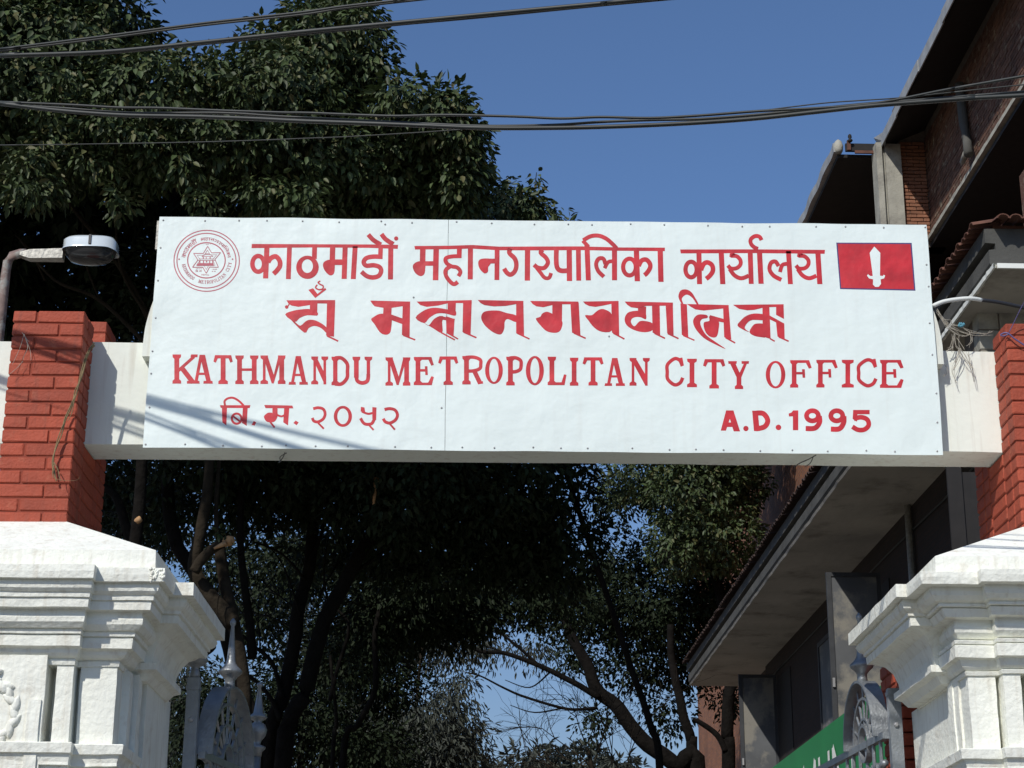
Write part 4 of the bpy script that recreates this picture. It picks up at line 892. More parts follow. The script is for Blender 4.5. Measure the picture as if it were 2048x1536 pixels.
cable('medium cable splitting off the thick one near mid sky', [(-40, 205), (0, 209), (120, 216), (264, 226), (439, 226), (560, 233), (716, 241), (841, 247), (966, 252), (1107, 250), (1200, 244), (1300, 240), (1400, 238), (1520, 229), (1640, 217), (1740, 207), (1840, 200), (1950, 191), (2060, 183)], .007, PM_, gm, .03)
cable('hair-thin wire crossing the foliage below the bundle', [(-40, 290), (0, 290), (120, 289), (352, 285), (498, 281), (600, 277), (700, 273), (850, 264), (935, 258), (1000, 257), (1060, 256)], .0024, PM_, gm, 0, (1, 0))
cable('thin wire fanning out over the eave at the right edge', [(1500, 224), (1640, 207), (1720, 201), (1795, 196), (1900, 185), (2060, 168)], .003, PM_, gm, 0, (0, 1))

# ================================================================== dry vines and odds and ends
def vine(parent_label, strands, m, name='dry_vine', cat='vine', seeds=0):
    b = MB()
    for pts, r in strands: b.tube(smooth_pts(pts, 4), [r*(1-.5*i/(len(pts)*4)) for i in range(len(smooth_pts(pts, 4)))], 5)
    o = b.build(name, M[m], None, True); o['label'] = parent_label; o['category'] = cat; return o
def px_line(pts, Y, dy=0): return [at(x, y, Y-dy-rnd.random()*.01) for x, y in pts]
st = []
main = [(188, 688), (176, 705), (168, 730), (160, 755), (152, 780), (142, 810), (131, 840), (122, 868), (113, 895), (106, 920), (108, 945), (113, 960)]
for k in range(4): st.append((px_line([(x+rnd.uniform(-2.5, 2.5), y+rnd.uniform(-3, 3)) for x, y in main], 9.70), .0045))
st.append((px_line([(150, 790), (146, 815), (142, 830), (135, 842)], 9.69), .003)); st.append((px_line([(108, 925), (116, 940), (119, 955), (122, 962)], 9.68), .003)); st.append((px_line([(108, 930), (105, 945), (107, 957)], 9.69), .003))
st.append((px_line([(113, 958), (130, 961), (150, 961), (158, 957), (160, 953)], 9.66), .0012))
vine('twisted dry vine hanging over the left pillar corner', st, 'vine')
st = []
for pts in ([(48, 668), (42, 690), (36, 705), (28, 722), (24, 730)], [(48, 668), (55, 690), (54, 700), (48, 712), (46, 720)], [(44, 665), (52, 676), (58, 684)], [(48, 668), (60, 700), (62, 722)], [(46, 722), (35, 735), (20, 748)]): st.append((px_line(pts, 9.70), .0016))
vine('thin grey tendrils stuck on the left pillar below its top', st, 'twig', 'vine_tendril')
st = []
for pts in ([(1873, 620), (1885, 640), (1897, 655), (1912, 665), (1925, 672), (1945, 668)], [(1876, 622), (1890, 645), (1905, 655), (1930, 664), (1960, 668), (1985, 667)], [(1885, 640), (1900, 642), (1906, 650)], [(1895, 655), (1915, 668), (1936, 670)], [(1880, 630), (1895, 648), (1915, 658)], [(1905, 648), (1920, 655), (1940, 665), (1972, 670), (1984, 664)],
            [(1908, 670), (1914, 690), (1918, 700), (1908, 725), (1906, 745), (1912, 765)], [(1908, 670), (1906, 690), (1902, 702)], [(1915, 672), (1922, 690), (1925, 700)], [(1920, 700), (1918, 715), (1907, 740)], [(1919, 698), (1930, 718), (1943, 735), (1948, 765)], [(1934, 705), (1943, 725), (1946, 740)], [(1941, 665), (1942, 680), (1936, 694)], [(1895, 700), (1902, 690), (1906, 672)], [(1892, 730), (1894, 740), (1888, 752)]):
    for q in range(3): st.append((px_line([(x+rnd.uniform(-4, 4), y+rnd.uniform(-4, 4)) for x, y in pts], 9.96), rnd.uniform(.0008, .0024)))
vine('tangle of pale dry creeper on the beam at the sign’s right'.replace('’', "'"), st, 'twig', 'dry_creeper', 'creeper')
b = MB(); b.tube(smooth_pts([at(1866, 612, 10.35), at(1885, 604, 10.36), at(1912, 599, 10.38), at(1940, 597, 10.4), at(1962, 600, 10.45)], 4), .013, 10)
root = empty('bent_conduit', at(1900, 601, 10.36), 'bent white painted pipe poking out behind the sign’s upper right side'.replace('’', "'"), 'pipe')
b.build('painted_pipe', M['white'], root, True); MB().tube(smooth_pts([at(1962, 600, 10.45), at(2000, 605, 10.5), at(2060, 618, 10.6)], 4), .012, 8).build('dark_pipe', M['dark'], root, True)
b = MB(); b.tube(smooth_pts([at(2056, 590, 9.6), at(2040, 620, 9.65), at(2028, 645, 9.69), at(2017, 667, 9.71)], 3), .0025, 5); b.tube(smooth_pts([at(2001, 670, 9.71), at(2008, 666, 9.71), at(2017, 667, 9.70), at(2030, 678, 9.70), at(2056, 695, 9.70)], 3), .0045, 6); b.tube(smooth_pts([at(2001, 671, 9.71), at(2008, 672, 9.71), at(2017, 668, 9.70)], 3), .0035, 6)
tag(b.build('tied_wire', M['purple'], None, True), 'purple wire knotted round the right brick pillar top', 'wire')
b = MB()
for k in range(7): p_ = at(1918+k*1.6, 650+rnd.uniform(-2, 3), 9.95); b.lathe((p_.x, p_.y, p_.z-.008), [(.002, 0), (.009, .006), (.007, .014), (.001, .02)], 5)
tag(b.build('blue_rag', M['blue'], None, True), 'scrap of blue rag caught in the dry creeper', 'rag')
b = MB(); b.tube(smooth_pts([at(1588, 934, 10.28), at(1600, 926, 10.15), at(1618, 918, 10.05), at(1632, 910, 9.99)], 3), .003, 5); b.tube(smooth_pts([at(1610, 933, 10.25), at(1620, 927, 10.15), at(1626, 915, 9.99)], 3), .0025, 5)
tag(b.build('loose_wire', M['dark']), 'short loose wire curling under the beam below the flag side', 'wire')
b = MB(); b.tube(smooth_pts([at(558, 925, 10.28), at(566, 915, 10.1), at(570, 905, 9.95)], 3), .003, 5); b.tube(smooth_pts([at(562, 924, 10.27), at(560, 914, 10.1), at(573, 906, 9.95)], 3), .0025, 5)
tag(b.build('loose_wire', M['dark']), 'short loose wire curling under the beam on the left', 'wire')

# ================================================================== gate leaves
def gate_leaf(s, label, xs0, xa0, slope, cy, r_, zc):
    X = lambda x: x
    root = empty('gate_leaf', (xs0, 10.55, 0), label, 'gate', group='silver iron gate leaves standing open')
    y0, y1 = 10.55, 12.9
    def xa(y): return xa0+(y-10.55)*slope
    def P(y, z, dx=0): return (X(xa(y)+dx), y, z)
    b = MB(); xs = (xs0-.035, xs0+.035); b.box(xs[0], xs[1], 10.50, 10.56, .1, 3.40 if s > 0 else 3.37); b.build('hinge_stile', M['silver'], root)
    b = MB(); b.box(xs[0]-.004, xs[1]+.004, 10.494, 10.566, 3.33, 3.352); b.build('strap', M['silver'], root)
    for z_ in (3.16, 2.5, 1.6): MB().lathe((0, 0, 0), [(.015, 0), (.015, .007), (.008, .013)], 6).build('bolt', M['nail'], root, False).matrix_basis = Matrix.Translation((xs0, 10.497, z_)) @ Matrix.Rotation(R(90), 4, 'X')
    if s > 0:
        MB().lathe((xs0, 10.53, 3.40), [(.028, 0), (.032, .02), (.022, .05), (.018, .06), (.05, .075), (.074, .10), (.072, .108), (.055, .135), (.02, .155), (.004, .16)], 20).build('ball_finial', M['silver'], root, True)
    # arched band
    cz = zc; nA = 30
    def band(rr, w_, t_, name, a0=0, a1=180):
        b = MB(); V = []
        for i in range(nA+1):
            a = R(a0+(a1-a0)*i/nA)
            for (q, d) in ((rr, -w_), (rr+t_, -w_), (rr+t_, w_), (rr, w_)): V.append(P(cy+q*math.cos(a), cz+q*1.08*math.sin(a), d))
        b.add(V, [(4*i+k, 4*i+(k+1) % 4, 4*i+4+(k+1) % 4, 4*i+4+k) for i in range(nA) for k in range(4)]+[(0, 3, 2, 1), (4*nA, 4*nA+1, 4*nA+2, 4*nA+3)])
        b.build(name, M['silver'], root)
    band(r_, .05, .014, 'arch_band'); band(r_-.09, .014, .014, 'inner_arch'); band(r_-.20, .012, .012, 'inner_arch'); band(.09, .02, .014, 'hub_ring', 0, 360)
    for i in range(1, 8):
        a = R(180*i/8); b = MB(); b.tube([P(cy+.1*math.cos(a), cz+.1*math.sin(a)), P(cy+r_*math.cos(a), cz+r_*1.08*math.sin(a))], .008, 6); b.build('radial_bar', M['silver'], root)
    def fin(y, z, k, h):
        MB().lathe(P(y, z), [(.035, 0), (.03, .03), (.03, .055), (.045, .075), (.068, .095), (.072, .105), (.070, .112), (.045, .135), (.031, .155), (.026, .175), (.010, h-.05), (.017, h-.036), (.018, h-.022), (.011, h-.010), (.003, h)], 20).build('spire_finial', M['silver'], root, True)
    zt = cz+(r_+.014)*1.08
    fin(cy, zt-.012, .92, .43)
    # rails, posts and the vase finial on the far post
    for z_ in (cz-.03, 2.5, 1.3, .35):
        b = MB(); V = [P(y0, z_, -.02), P(y0, z_, .02), P(y1, z_, .02), P(y1, z_, -.02), P(y0, z_+.04, -.02), P(y0, z_+.04, .02), P(y1, z_+.04, .02), P(y1, z_+.04, -.02)]
        b.add(V, [(0, 1, 2, 3), (7, 6, 5, 4), (0, 4, 5, 1), (1, 5, 6, 2), (2, 6, 7, 3), (3, 7, 4, 0)]); b.build('rail', M['silver'], root)
    for y in ((cy+.62,) if s > 0 else ()):
        b = MB(); b.tube([P(y, .1), P(y, 3.10)], .028, 10); b.build('post', M['silver'], root, True)
        MB().lathe(P(y, 3.10), [(.03, 0), (.035, .03), (.055, .05), (.055, .06), (.02, .075), (.028, .10), (.052, .13), (.06, .165), (.045, .20), (.02, .215), (.05, .235), (.058, .245), (.05, .255), (.032, .27), (.009, .43), (.018, .44), (.018, .455), (.003, .465)], 18).build('vase_finial', M['silver'], root, True)
    for i in range(14):
        y = 10.68+i*.155
        if abs(y-cy-.62) < .05: continue
        b = MB(); b.tube([P(y, .37), P(y, cz-.03)], .011, 6); b.build('picket', M['silver'], root)
    # scroll bracket and curling strap near the stile
    b = MB(); pts = [P(10.60+.32*t, 2.98-.26*t*t-.02, 0) for t in [i/8 for i in range(9)]]; b.tube(pts, .02, 8); b.build('scroll_bar', M['silver'], root, True)
    b = MB(); pts = [P(10.85+.09*math.cos(a)*(1-a/9), 2.83+.09*math.sin(a)*(1-a/9)) for a in [k*.5 for k in range(15)]]; b.tube(pts, .014, 8); b.build('scroll', M['silver'], root, True)
    b = MB()
    for i in range(6): V = [P(10.62+i*.1, 2.60, -.012), P(10.70+i*.1, 2.60, -.012), P(10.66+i*.1, 2.98, -.012), P(10.62+i*.1, 2.60, .012), P(10.70+i*.1, 2.60, .012), P(10.66+i*.1, 2.98, .012)]; b.add(V, [(0, 1, 2), (5, 4, 3), (0, 3, 4, 1), (1, 4, 5, 2), (2, 5, 3, 0)])
    b.build('leaf_ornament', M['silver'], root)
    return root
gate_leaf(1, 'silver iron gate leaf by the left pier, with a knob on its stile', -1.675, -1.612, .166, 11.0, .40, 2.98)
gate_leaf(-1, 'silver iron gate leaf by the right pier, square stile with a strap', 2.325, 2.275, -.06, 11.0, .33, 3.12)
# strip of the brick gatehouse seen behind the right gate stile
gh = empty('brick_return', (2.6, 11.2, 0), 'painted brick strip between the right gate stile and the pier', 'brick wall')
z = 0; x0_, x1_ = 2.42, 2.66
MB().box(x0_+.01, x1_, 10.81, 11.3, 0, 3.62).build('mortar_core', M['mortar'], gh)
zz = 3.62; k = 0
while zz > 2.4:
    put_brick(gh, x0_, x1_, 10.75, 10.86, zz-CH+.009, zz, M['brick']); 
    yy = 10.87+(.06 if k % 2 else 0)
    while yy < 11.3: put_brick(gh, x0_, x0_+.1, yy, min(yy+.22, 11.3), zz-CH+.009, zz, M['brick']); yy += .23
    zz -= CH; k += 1

# ================================================================== trees
def leaf_cloud(blobs, size, per=8, dens=1.0, inner=.35, droop=.5, narrow=.50, seed=1, spread=.13):
    """blobs: (centre, (rx, ry, rz), density factor). Leaves sit in small whorls on twig ends spread through uneven shells."""
    r = np.random.RandomState(seed); C = []; Nn = []
    for c, rad, df in blobs:
        rad = np.array(rad, float); area = 4*math.pi*((rad[0]*rad[1])**1.6/3+(rad[0]*rad[2])**1.6/3+(rad[1]*rad[2])**1.6/3)**(1/1.6)
        n = int(area/(size*size*3.2)*dens*df)
        d = r.normal(size=(n, 3)); d /= np.linalg.norm(d, axis=1)[:, None]
        nlob = 40; lob = r.normal(size=(nlob, 3)); lob /= np.linalg.norm(lob, axis=1)[:, None]; lw = r.uniform(.0, .36, nlob)
        k = np.argmax(d@lob.T, axis=1); dot = np.max(d@lob.T, axis=1)
        rr = (.80+lw[k]*(dot**6)+.04*r.normal(size=n))
        inn = r.uniform(size=n) < inner; rr = np.where(inn, rr*r.uniform(.3, .95, n), rr)
        C.append(np.array(c)+d*rr[:, None]*rad); nn = d/rad; Nn.append(nn/np.linalg.norm(nn, axis=1)[:, None])
    C = np.concatenate(C); Nn = np.concatenate(Nn); n = len(C)
    C = np.repeat(C, per, axis=0); Nn = np.repeat(Nn, per, axis=0); m = len(C)
    off = r.normal(size=(m, 3)); off /= np.linalg.norm(off, axis=1)[:, None]
    D = off*.9+Nn*.55; D[:, 2] -= droop*r.uniform(.4, 1.4, m); D /= np.linalg.norm(D, axis=1)[:, None]
    P = C+off*(spread*r.uniform(.1, 1, m))[:, None]
    L = size*r.uniform(.5, 1.25, m)
    up = r.normal(size=(m, 3))*.45+Nn*.9+np.array([0, 0, .6]); W = np.cross(D, up); W /= np.linalg.norm(W, axis=1)[:, None]+1e-9; N2 = np.cross(W, D)
    wd = (L*narrow/2)[:, None]; L = L[:, None]
    v0 = P; tip = P+D*L-N2*L*.20
    l1 = P+D*L*.26+W*wd*.92+N2*L*.05; l2 = P+D*L*.62+W*wd*.80-N2*L*.01; r1_ = P+D*L*.26-W*wd*.92+N2*L*.05; r2_ = P+D*L*.62-W*wd*.80-N2*L*.01
    V = np.stack([v0, l1, l2, tip, r2_, r1_], axis=1).reshape(-1, 3)
    base = (np.arange(m)*6)[:, None, None]; T_ = np.array([[0, 3, 2, 1], [0, 5, 4, 3]])[None]
    F = (base+T_).reshape(-1, 4)
    me = bpy.data.meshes.new('crown'); me.vertices.add(len(V)); me.vertices.foreach_set('co', V.astype(np.float32).ravel())
    me.loops.add(F.size); me.loops.foreach_set('vertex_index', F.astype(np.int32).ravel()); me.polygons.add(len(F)); me.polygons.foreach_set('loop_start', np.arange(0, F.size, 4, dtype=np.int32)); me.polygons.foreach_set('loop_total', np.full(len(F), 4, np.int32))
    me.update(calc_edges=True); me.polygons.foreach_set('use_smooth', np.ones(len(F), bool))
    return me
NLEAF = 0
def crown(parent, blobs, size, m, **k):
    global NLEAF
    me = leaf_cloud(blobs, size, **k); NLEAF += len(me.polygons); o = link('crown', me, parent, M[m]); return o
def pb_(px, py, rpx, rpy, Y, ry=None, df=1.0):
    """foliage mass seen at (px, py) standing Y metres up the street, rpx/rpy its half size in the picture"""
    c = at(px, py, Y); sc = (c-Vector(EYE)).dot(Vector(CF))/FPX
    return (tuple(c), (rpx*sc, ry or max(rpx, rpy)*sc*.8, rpy*sc), df)
def limb(parent, pts, Y, w0, w1, m='barkd', name='limb', ground=False, Y1=None, n=9):
    Y1 = Y if Y1 is None else Y1; mm = len(pts); P = []
    for i, (x, y) in enumerate(pts):
        P.append(at(x, y, Y+(Y1-Y)*i/max(mm-1, 1)))
    sc = (P[0]-Vector(EYE)).dot(Vector(CF))/FPX
    if ground: P = [Vector((P[0].x+(P[0].x-P[1].x)*.4, P[0].y, -.1))]+P
    S_ = smooth_pts(P, 5); k = len(S_); rr = [(w0+(w1-w0)*(i/(k-1)))*sc/2 for i in range(k)]
    S_ = [s_+Vector(noise.noise_vector(s_*1.7))*rr[i]*.5 for i, s_ in enumerate(S_)]
    if ground: rr[0] *= 1.5
    return MB().tube(S_, rr, n).build(name, M[m], parent, True)
def twigs(parent, starts, Y, w, m='barkd', seed=3, levels=2, L0=90, cnt=3, dirr=(-.3, -1), name='twigs'):
    r_ = random.Random(seed); b = MB()
    def grow(x, y, dx, dy, L_, w_, lv, yy):
        pts = [(x, y)]; 
        for k in range(4):
            dx += r_.uniform(-.25, .25); dy += r_.uniform(-.2, .2); q = math.hypot(dx, dy); x += dx/q*L_/4; y += dy/q*L_/4; pts.append((x, y))
        P = [at(a, c, yy+.15*i) for i, (a, c) in enumerate(pts)]; sc = (P[0]-Vector(EYE)).dot(Vector(CF))/FPX
        b.tube(P, [w_*sc/2*(1-.13*i) for i in range(5)], 5, cap=False)
        if lv > 0:
            for k in range(cnt):
                i = r_.randrange(1, 5); a = r_.choice((-1, 1))*r_.uniform(.3, .8); q = math.hypot(dx, dy); ux, uy = dx/q, dy/q
                grow(*pts[i], ux*math.cos(a)-uy*math.sin(a), ux*math.sin(a)+uy*math.cos(a), L_*r_.uniform(.5, .8), w_*.6, lv-1, yy+r_.uniform(-.3, .3))
    for (x, y, dx, dy) in starts: grow(x, y, dx, dy, L0, w, levels, Y)
    return b.build(name, M[m], parent, True)
def tree(name, label, px, Y, cat='tree', group=None):
    q = at(px, 1500, Y); return empty(name, (q.x, Y, 0), label, cat, group=group)

# -- the big broadleaf tree filling the upper left
T1 = tree('camphor_tree', 'great dark broadleaf tree filling the upper left above the sign', 250, 16.5)
limb(T1, [(255, 1536), (262, 1300), (270, 1080), (283, 925), (300, 700), (330, 480), (380, 300), (420, 150)], 16.8, 34, 14, 'barkd', 'trunk', True)
for pts, w in (([(300, 640), (230, 520), (150, 420), (60, 300)], 14), ([(320, 560), (420, 430), (560, 330), (660, 200)], 14), ([(305, 700), (200, 600), (110, 560), (40, 480)], 10), ([(310, 650), (250, 560), (232, 470), (240, 380)], 8), ([(290, 760), (345, 640), (440, 540), (620, 470), (800, 380)], 12), ([(200, 600), (170, 520), (165, 440)], 5), ([(90, 560), (60, 500), (30, 470)], 5)):
    limb(T1, pts, 16.8, w, w*.4, 'bark', 'branch', Y1=16.3, n=7)
B1 = [pb_(535, 95, 34, 30, 15.5, .4), pb_(600, 60, 30, 40, 15.5, .4), pb_(560, 120, 40, 40, 15.5, .4), pb_(885, 262, 60, 56, 15.3, .6, 1.2), pb_(925, 300, 42, 48, 15.4, .5, 1.2), pb_(915, 370, 50, 45, 15.5, .5, 1.1), pb_(80, 190, 230, 190, 15.4, 1.2), pb_(-150, 100, 250, 260, 15.6, 1.6), pb_(225, 80, 76, 85, 15.5, .6), pb_(300, 235, 170, 125, 15.2, .9), pb_(430, 215, 110, 95, 15.3, .8), pb_(560, 220, 130, 120, 15.2, .9),
      pb_(640, 120, 82, 88, 15.5, .7), pb_(722, 88, 50, 58, 15.6, .5), pb_(630, 25, 30, 22, 15.6, .3), pb_(700, 20, 30, 20, 15.6, .3), pb_(745, 150, 40, 40, 15.5, .4), pb_(815, 242, 88, 66, 15.4, .7), pb_(880, 262, 78, 62, 15.5, .6), pb_(905, 330, 62, 58, 15.6, .5), pb_(760, 350, 140, 90, 15.9, .9), pb_(600, 350, 150, 85, 15.6, .9), pb_(450, 305, 120, 52, 15.1, .6),
      pb_(60, 335, 45, 20, 14.6, .3), pb_(45, 380, 38, 18, 14.5, .3), pb_(110, 300, 60, 26, 14.7, .3), pb_(230, 270, 70, 30, 14.7, .4), pb_(190, 330, 40, 14, 14.7, .2), pb_(330, 320, 50, 22, 14.8, .3), pb_(150, 250, 90, 30, 14.8, .4), pb_(300, 290, 70, 20, 14.7, .3), pb_(370, 345, 35, 14, 14.8, .2), pb_(410, 400, 26, 12, 14.8, .2), pb_(610, 400, 40, 22, 14.9, .3), pb_(530, 385, 45, 20, 14.9, .3), pb_(240, 400, 26, 9, 14.7, .2), pb_(100, 385, 24, 8, 14.7, .2)]
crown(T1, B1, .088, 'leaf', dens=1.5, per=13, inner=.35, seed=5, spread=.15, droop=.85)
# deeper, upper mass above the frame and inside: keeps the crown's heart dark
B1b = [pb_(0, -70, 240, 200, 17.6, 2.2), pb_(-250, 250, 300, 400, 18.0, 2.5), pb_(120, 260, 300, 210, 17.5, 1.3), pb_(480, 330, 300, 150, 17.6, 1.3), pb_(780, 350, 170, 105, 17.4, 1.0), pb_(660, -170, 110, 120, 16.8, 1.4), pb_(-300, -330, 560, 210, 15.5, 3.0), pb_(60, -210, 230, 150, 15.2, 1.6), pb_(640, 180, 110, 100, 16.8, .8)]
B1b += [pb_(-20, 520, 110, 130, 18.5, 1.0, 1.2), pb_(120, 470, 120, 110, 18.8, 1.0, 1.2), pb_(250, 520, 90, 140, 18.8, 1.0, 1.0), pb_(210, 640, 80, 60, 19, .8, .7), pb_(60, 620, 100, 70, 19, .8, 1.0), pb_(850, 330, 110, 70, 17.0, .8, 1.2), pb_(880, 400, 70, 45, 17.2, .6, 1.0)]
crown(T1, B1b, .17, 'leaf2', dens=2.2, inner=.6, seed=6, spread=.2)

# -- broadleaf crowns behind the sign, hidden mass added for shade, undersides show below the beam
T2 = tree('broadleaf_tree', 'broad dark tree with forked black trunks seen under the sign', 570, 20.5)
limb(T2, [(531, 1536), (573, 1376), (597, 1231), (618, 1128), (635, 941), (650, 800)], 20.5, 34, 22, 'barkd', 'trunk', True)
limb(T2, [(564, 1536), (614, 1376), (647, 1252), (697, 1157), (751, 1045), (788, 941), (820, 850)], 20.3, 40, 22, 'barkd', 'trunk', True)
for pts, w in (([(565, 1395), (544, 1326), (502, 1289), (485, 1270)], 11), ([(560, 1440), (545, 1400), (510, 1360), (470, 1340)], 12), ([(610, 1160), (560, 1105), (480, 1075)], 6), ([(700, 1150), (760, 1110), (830, 1040), (880, 960)], 9), ([(600, 1230), (585, 1180), (560, 1120), (520, 1075)], 5), ([(640, 1010), (600, 980), (560, 950)], 6), ([(618, 1120), (640, 1075), (660, 1000), (680, 930)], 8), ([(660, 1230), (648, 1150), (655, 1080)], 5), ([(755, 1040), (850, 1010), (940, 930)], 8)):
    limb(T2, pts, 20.4, w, w*.45, 'barkd', 'branch', n=6)
twigs(T2, [(600, 1230, -.6, -1), (590, 1260, -1, -.5), (640, 1190, .4, -1), (640, 1250, 1, -.4), (520, 1300, -.2, -1)], 20.4, 4, seed=8, L0=110)
B2 = [pb_(480, 640, 230, 150, 18.5, 2.0), pb_(620, 940, 200, 90, 19.6, 1.6), pb_(520, 990, 130, 65, 20.0, 1.0, .6), pb_(820, 960, 210, 110, 19.6, 1.6), pb_(760, 680, 250, 170, 18.6, 2.0), pb_(1000, 960, 190, 110, 20.0, 1.6), pb_(1010, 700, 220, 190, 19.0, 2.0), pb_(900, 1080, 170, 95, 21.0, 1.2),
      pb_(760, 1120, 90, 60, 21.5, .8, .5), pb_(1080, 1100, 140, 80, 21.2, 1.2, .9), pb_(330, 1000, 90, 70, 19.5, .8, .28), pb_(430, 1000, 70, 80, 19.5, .8, .4), pb_(660, 1080, 90, 60, 21.5, .8, .4), pb_(1230, 700, 180, 130, 19.2, 1.8)]
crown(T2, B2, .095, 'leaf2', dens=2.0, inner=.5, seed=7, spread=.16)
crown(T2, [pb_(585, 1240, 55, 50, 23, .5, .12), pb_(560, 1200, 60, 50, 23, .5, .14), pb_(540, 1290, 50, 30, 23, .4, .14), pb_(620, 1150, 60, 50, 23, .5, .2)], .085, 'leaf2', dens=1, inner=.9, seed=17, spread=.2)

# -- left group of trunks with the sawn branch
T3 = tree('pruned_tree', 'brown trunk with a freshly sawn stub at its fork, left under the sign', 470, 17.6)
limb(T3, [(487, 1536), (489, 1450), (486, 1376), (468, 1250), (450, 1150), (440, 1090)], 17.6, 32, 24, 'bark', 'trunk', True)
limb(T3, [(468, 1250), (420, 1190), (390, 1140), (399, 1066), (415, 985), (420, 900)], 17.5, 36, 18, 'bark', 'limb')
limb(T3, [(388, 1142), (402, 1118), (425, 1096), (450, 1084)], 17.3, 22, 19, 'bark', 'sawn_limb')
q0, q1 = at(448, 1085, 17.3), at(468, 1078, 17.28); MB().tube([q0, q0.lerp(q1, .6), q1], [.047, .052, .030], 9).build('sawn_stub', M['cut'], T3, True)
q0, q1 = at(428, 1097, 17.24), at(452, 1086, 17.22); MB().tube([q0, q1], [.012, .028], 7).build('bark_tear', M['cut'], T3, True)
q0, q1 = at(753, 955, 19.0), at(747, 1010, 19.0); MB().tube([q0, q1], [.03, .012], 7).build('bark_tear', M['cut'], T2, True)
q0, q1 = at(274, 1037, 16.55), at(280, 1044, 16.55); MB().tube([q0, q1], [.035, .03], 8).build('knot', M['cut'], T1, True)
limb(T3, [(450, 1150), (438, 1090), (432, 1030), (436, 960), (440, 900)], 17.6, 12, 7, 'bark', 'branch')
limb(T3, [(440, 1170), (434, 1215), (430, 1255), (424, 1268)], 17.3, 3, 2, 'bark', 'branch', n=5)
crown(T3, [pb_(440, 1072, 22, 10, 17.3, .12, 1.2)], .06, 'leaf', dens=.5, inner=.5, seed=21, spread=.05)
crown(T3, [pb_(420, 880, 120, 90, 18.5, .8)], .11, 'leaf2', dens=2, seed=22)
T4 = tree('dark_tree', 'thin black trunk leaning right behind the left pier cap', 430, 19.0)
limb(T4, [(505, 1536), (490, 1400), (452, 1275), (423, 1206), (385, 1140), (350, 1085), (338, 1010), (330, 930), (320, 860)], 19.0, 34, 26, 'barkd', 'trunk', True)
limb(T4, [(300, 1130), (262, 1078), (240, 1010), (225, 985), (200, 970)], 18.4, 24, 14, 'barkd', 'branch')
limb(T4, [(300, 1130), (330, 1200), (420, 1300)], 18.4, 22, 26, 'barkd', 'branch')
limb(T4, [(506, 1320), (498, 1231), (481, 1107), (485, 940)], 19, 20, 13, 'barkd', 'branch', n=7)
twigs(T4, [(350, 1090, -.6, .8), (300, 1000, -.7, .7), (262, 1060, -1, .3), (345, 1060, .5, -.9), (420, 1200, .8, -.6), (480, 1110, .6, -.9)], 18.6, 4, seed=12, L0=70)
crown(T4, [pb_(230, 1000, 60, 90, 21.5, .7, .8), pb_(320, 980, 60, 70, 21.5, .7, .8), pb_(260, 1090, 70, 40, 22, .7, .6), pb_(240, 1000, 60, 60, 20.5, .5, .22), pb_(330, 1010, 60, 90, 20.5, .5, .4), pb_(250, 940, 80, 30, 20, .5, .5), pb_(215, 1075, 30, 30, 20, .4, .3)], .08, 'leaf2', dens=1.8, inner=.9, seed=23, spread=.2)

# -- right hand tree, leaning trunk and sunlit crown by the canopy
T5 = tree('leaning_tree', 'black leaning trunk sweeping up left, its leafy crown beside the grey canopy', 1400, 39)
limb(T5, [(1400, 1560), (1351, 1528), (1285, 1480), (1227, 1409), (1194, 1376), (1173, 1335), (1152, 1293), (1120, 1220), (1090, 1130), (1080, 1000)], 38.5, 38, 15, 'barkd', 'trunk', True)
for pts, w in (([(1198, 1393), (1132, 1359), (1078, 1330), (1012, 1306), (958, 1302), (904, 1272), (860, 1262)], 13), ([(1194, 1415), (1132, 1417), (1049, 1393), (1008, 1376), (960, 1352), (930, 1345)], 7), ([(1078, 1330), (1020, 1280), (960, 1240), (900, 1235)], 7), ([(1130, 1415), (1070, 1425), (1020, 1410)], 4), ([(1100, 1345), (1060, 1375), (1010, 1360)], 4), ([(1012, 1306), (960, 1290), (900, 1290)], 4)):
    limb(T5, pts, 38.4, w, w*.35, 'barkd', 'branch', n=6)
limb(T5, [(1384, 1536), (1380, 1480), (1360, 1409), (1345, 1330), (1340, 1250)], 39, 26, 14, 'barkd', 'trunk', True)
limb(T5, [(1459, 1536), (1455, 1480), (1459, 1376), (1462, 1300), (1440, 1200), (1425, 1100)], 39.5, 30, 18, 'barkd', 'trunk', True)
limb(T5, [(1451, 1500), (1434, 1471), (1401, 1446), (1385, 1440)], 39.4, 13, 9, 'barkd', 'branch')
crown(T5, [pb_(1395, 990, 112, 90, 38.7, 2.0, 1.1), pb_(1440, 1080, 85, 70, 38.7, 1.6, 1.0), pb_(1360, 1090, 70, 60, 39.0, 1.4, .8), pb_(1300, 960, 110, 45, 39.2, 1.4, .9), pb_(1480, 960, 60, 40, 38.5, 1.1, 1.0), pb_(1440, 680, 170, 150, 37.9, 2.9, .8), pb_(1425, 850, 150, 90, 38.2, 2.2, .9)], .125, 'leaf', dens=1.7, inner=.4, seed=31)
crown(T5, [pb_(1310, 1230, 120, 80, 41.7, 2.0, .8), pb_(1180, 1215, 110, 65, 42.0, 1.8, .7), pb_(1420, 1200, 90, 80, 41.4, 1.6, .8), pb_(1400, 1320, 75, 60, 42.2, 1.3, .55), pb_(1290, 1330, 100, 55, 42.4, 1.4, .55), pb_(1190, 1440, 45, 35, 42.0, 0.7, .35), pb_(1330, 1420, 60, 50, 43.0, 1.1, .3), pb_(1230, 1010, 50, 40, 41, 1, .5), pb_(1250, 1130, 90, 50, 42.2, 1.4, .6), pb_(1150, 1310, 50, 35, 42.2, 0.9, .5), pb_(1455, 1400, 40, 50, 43.0, 0.7, .35)], .125, 'leaf2', dens=2.0, inner=.6, seed=32, spread=.25)

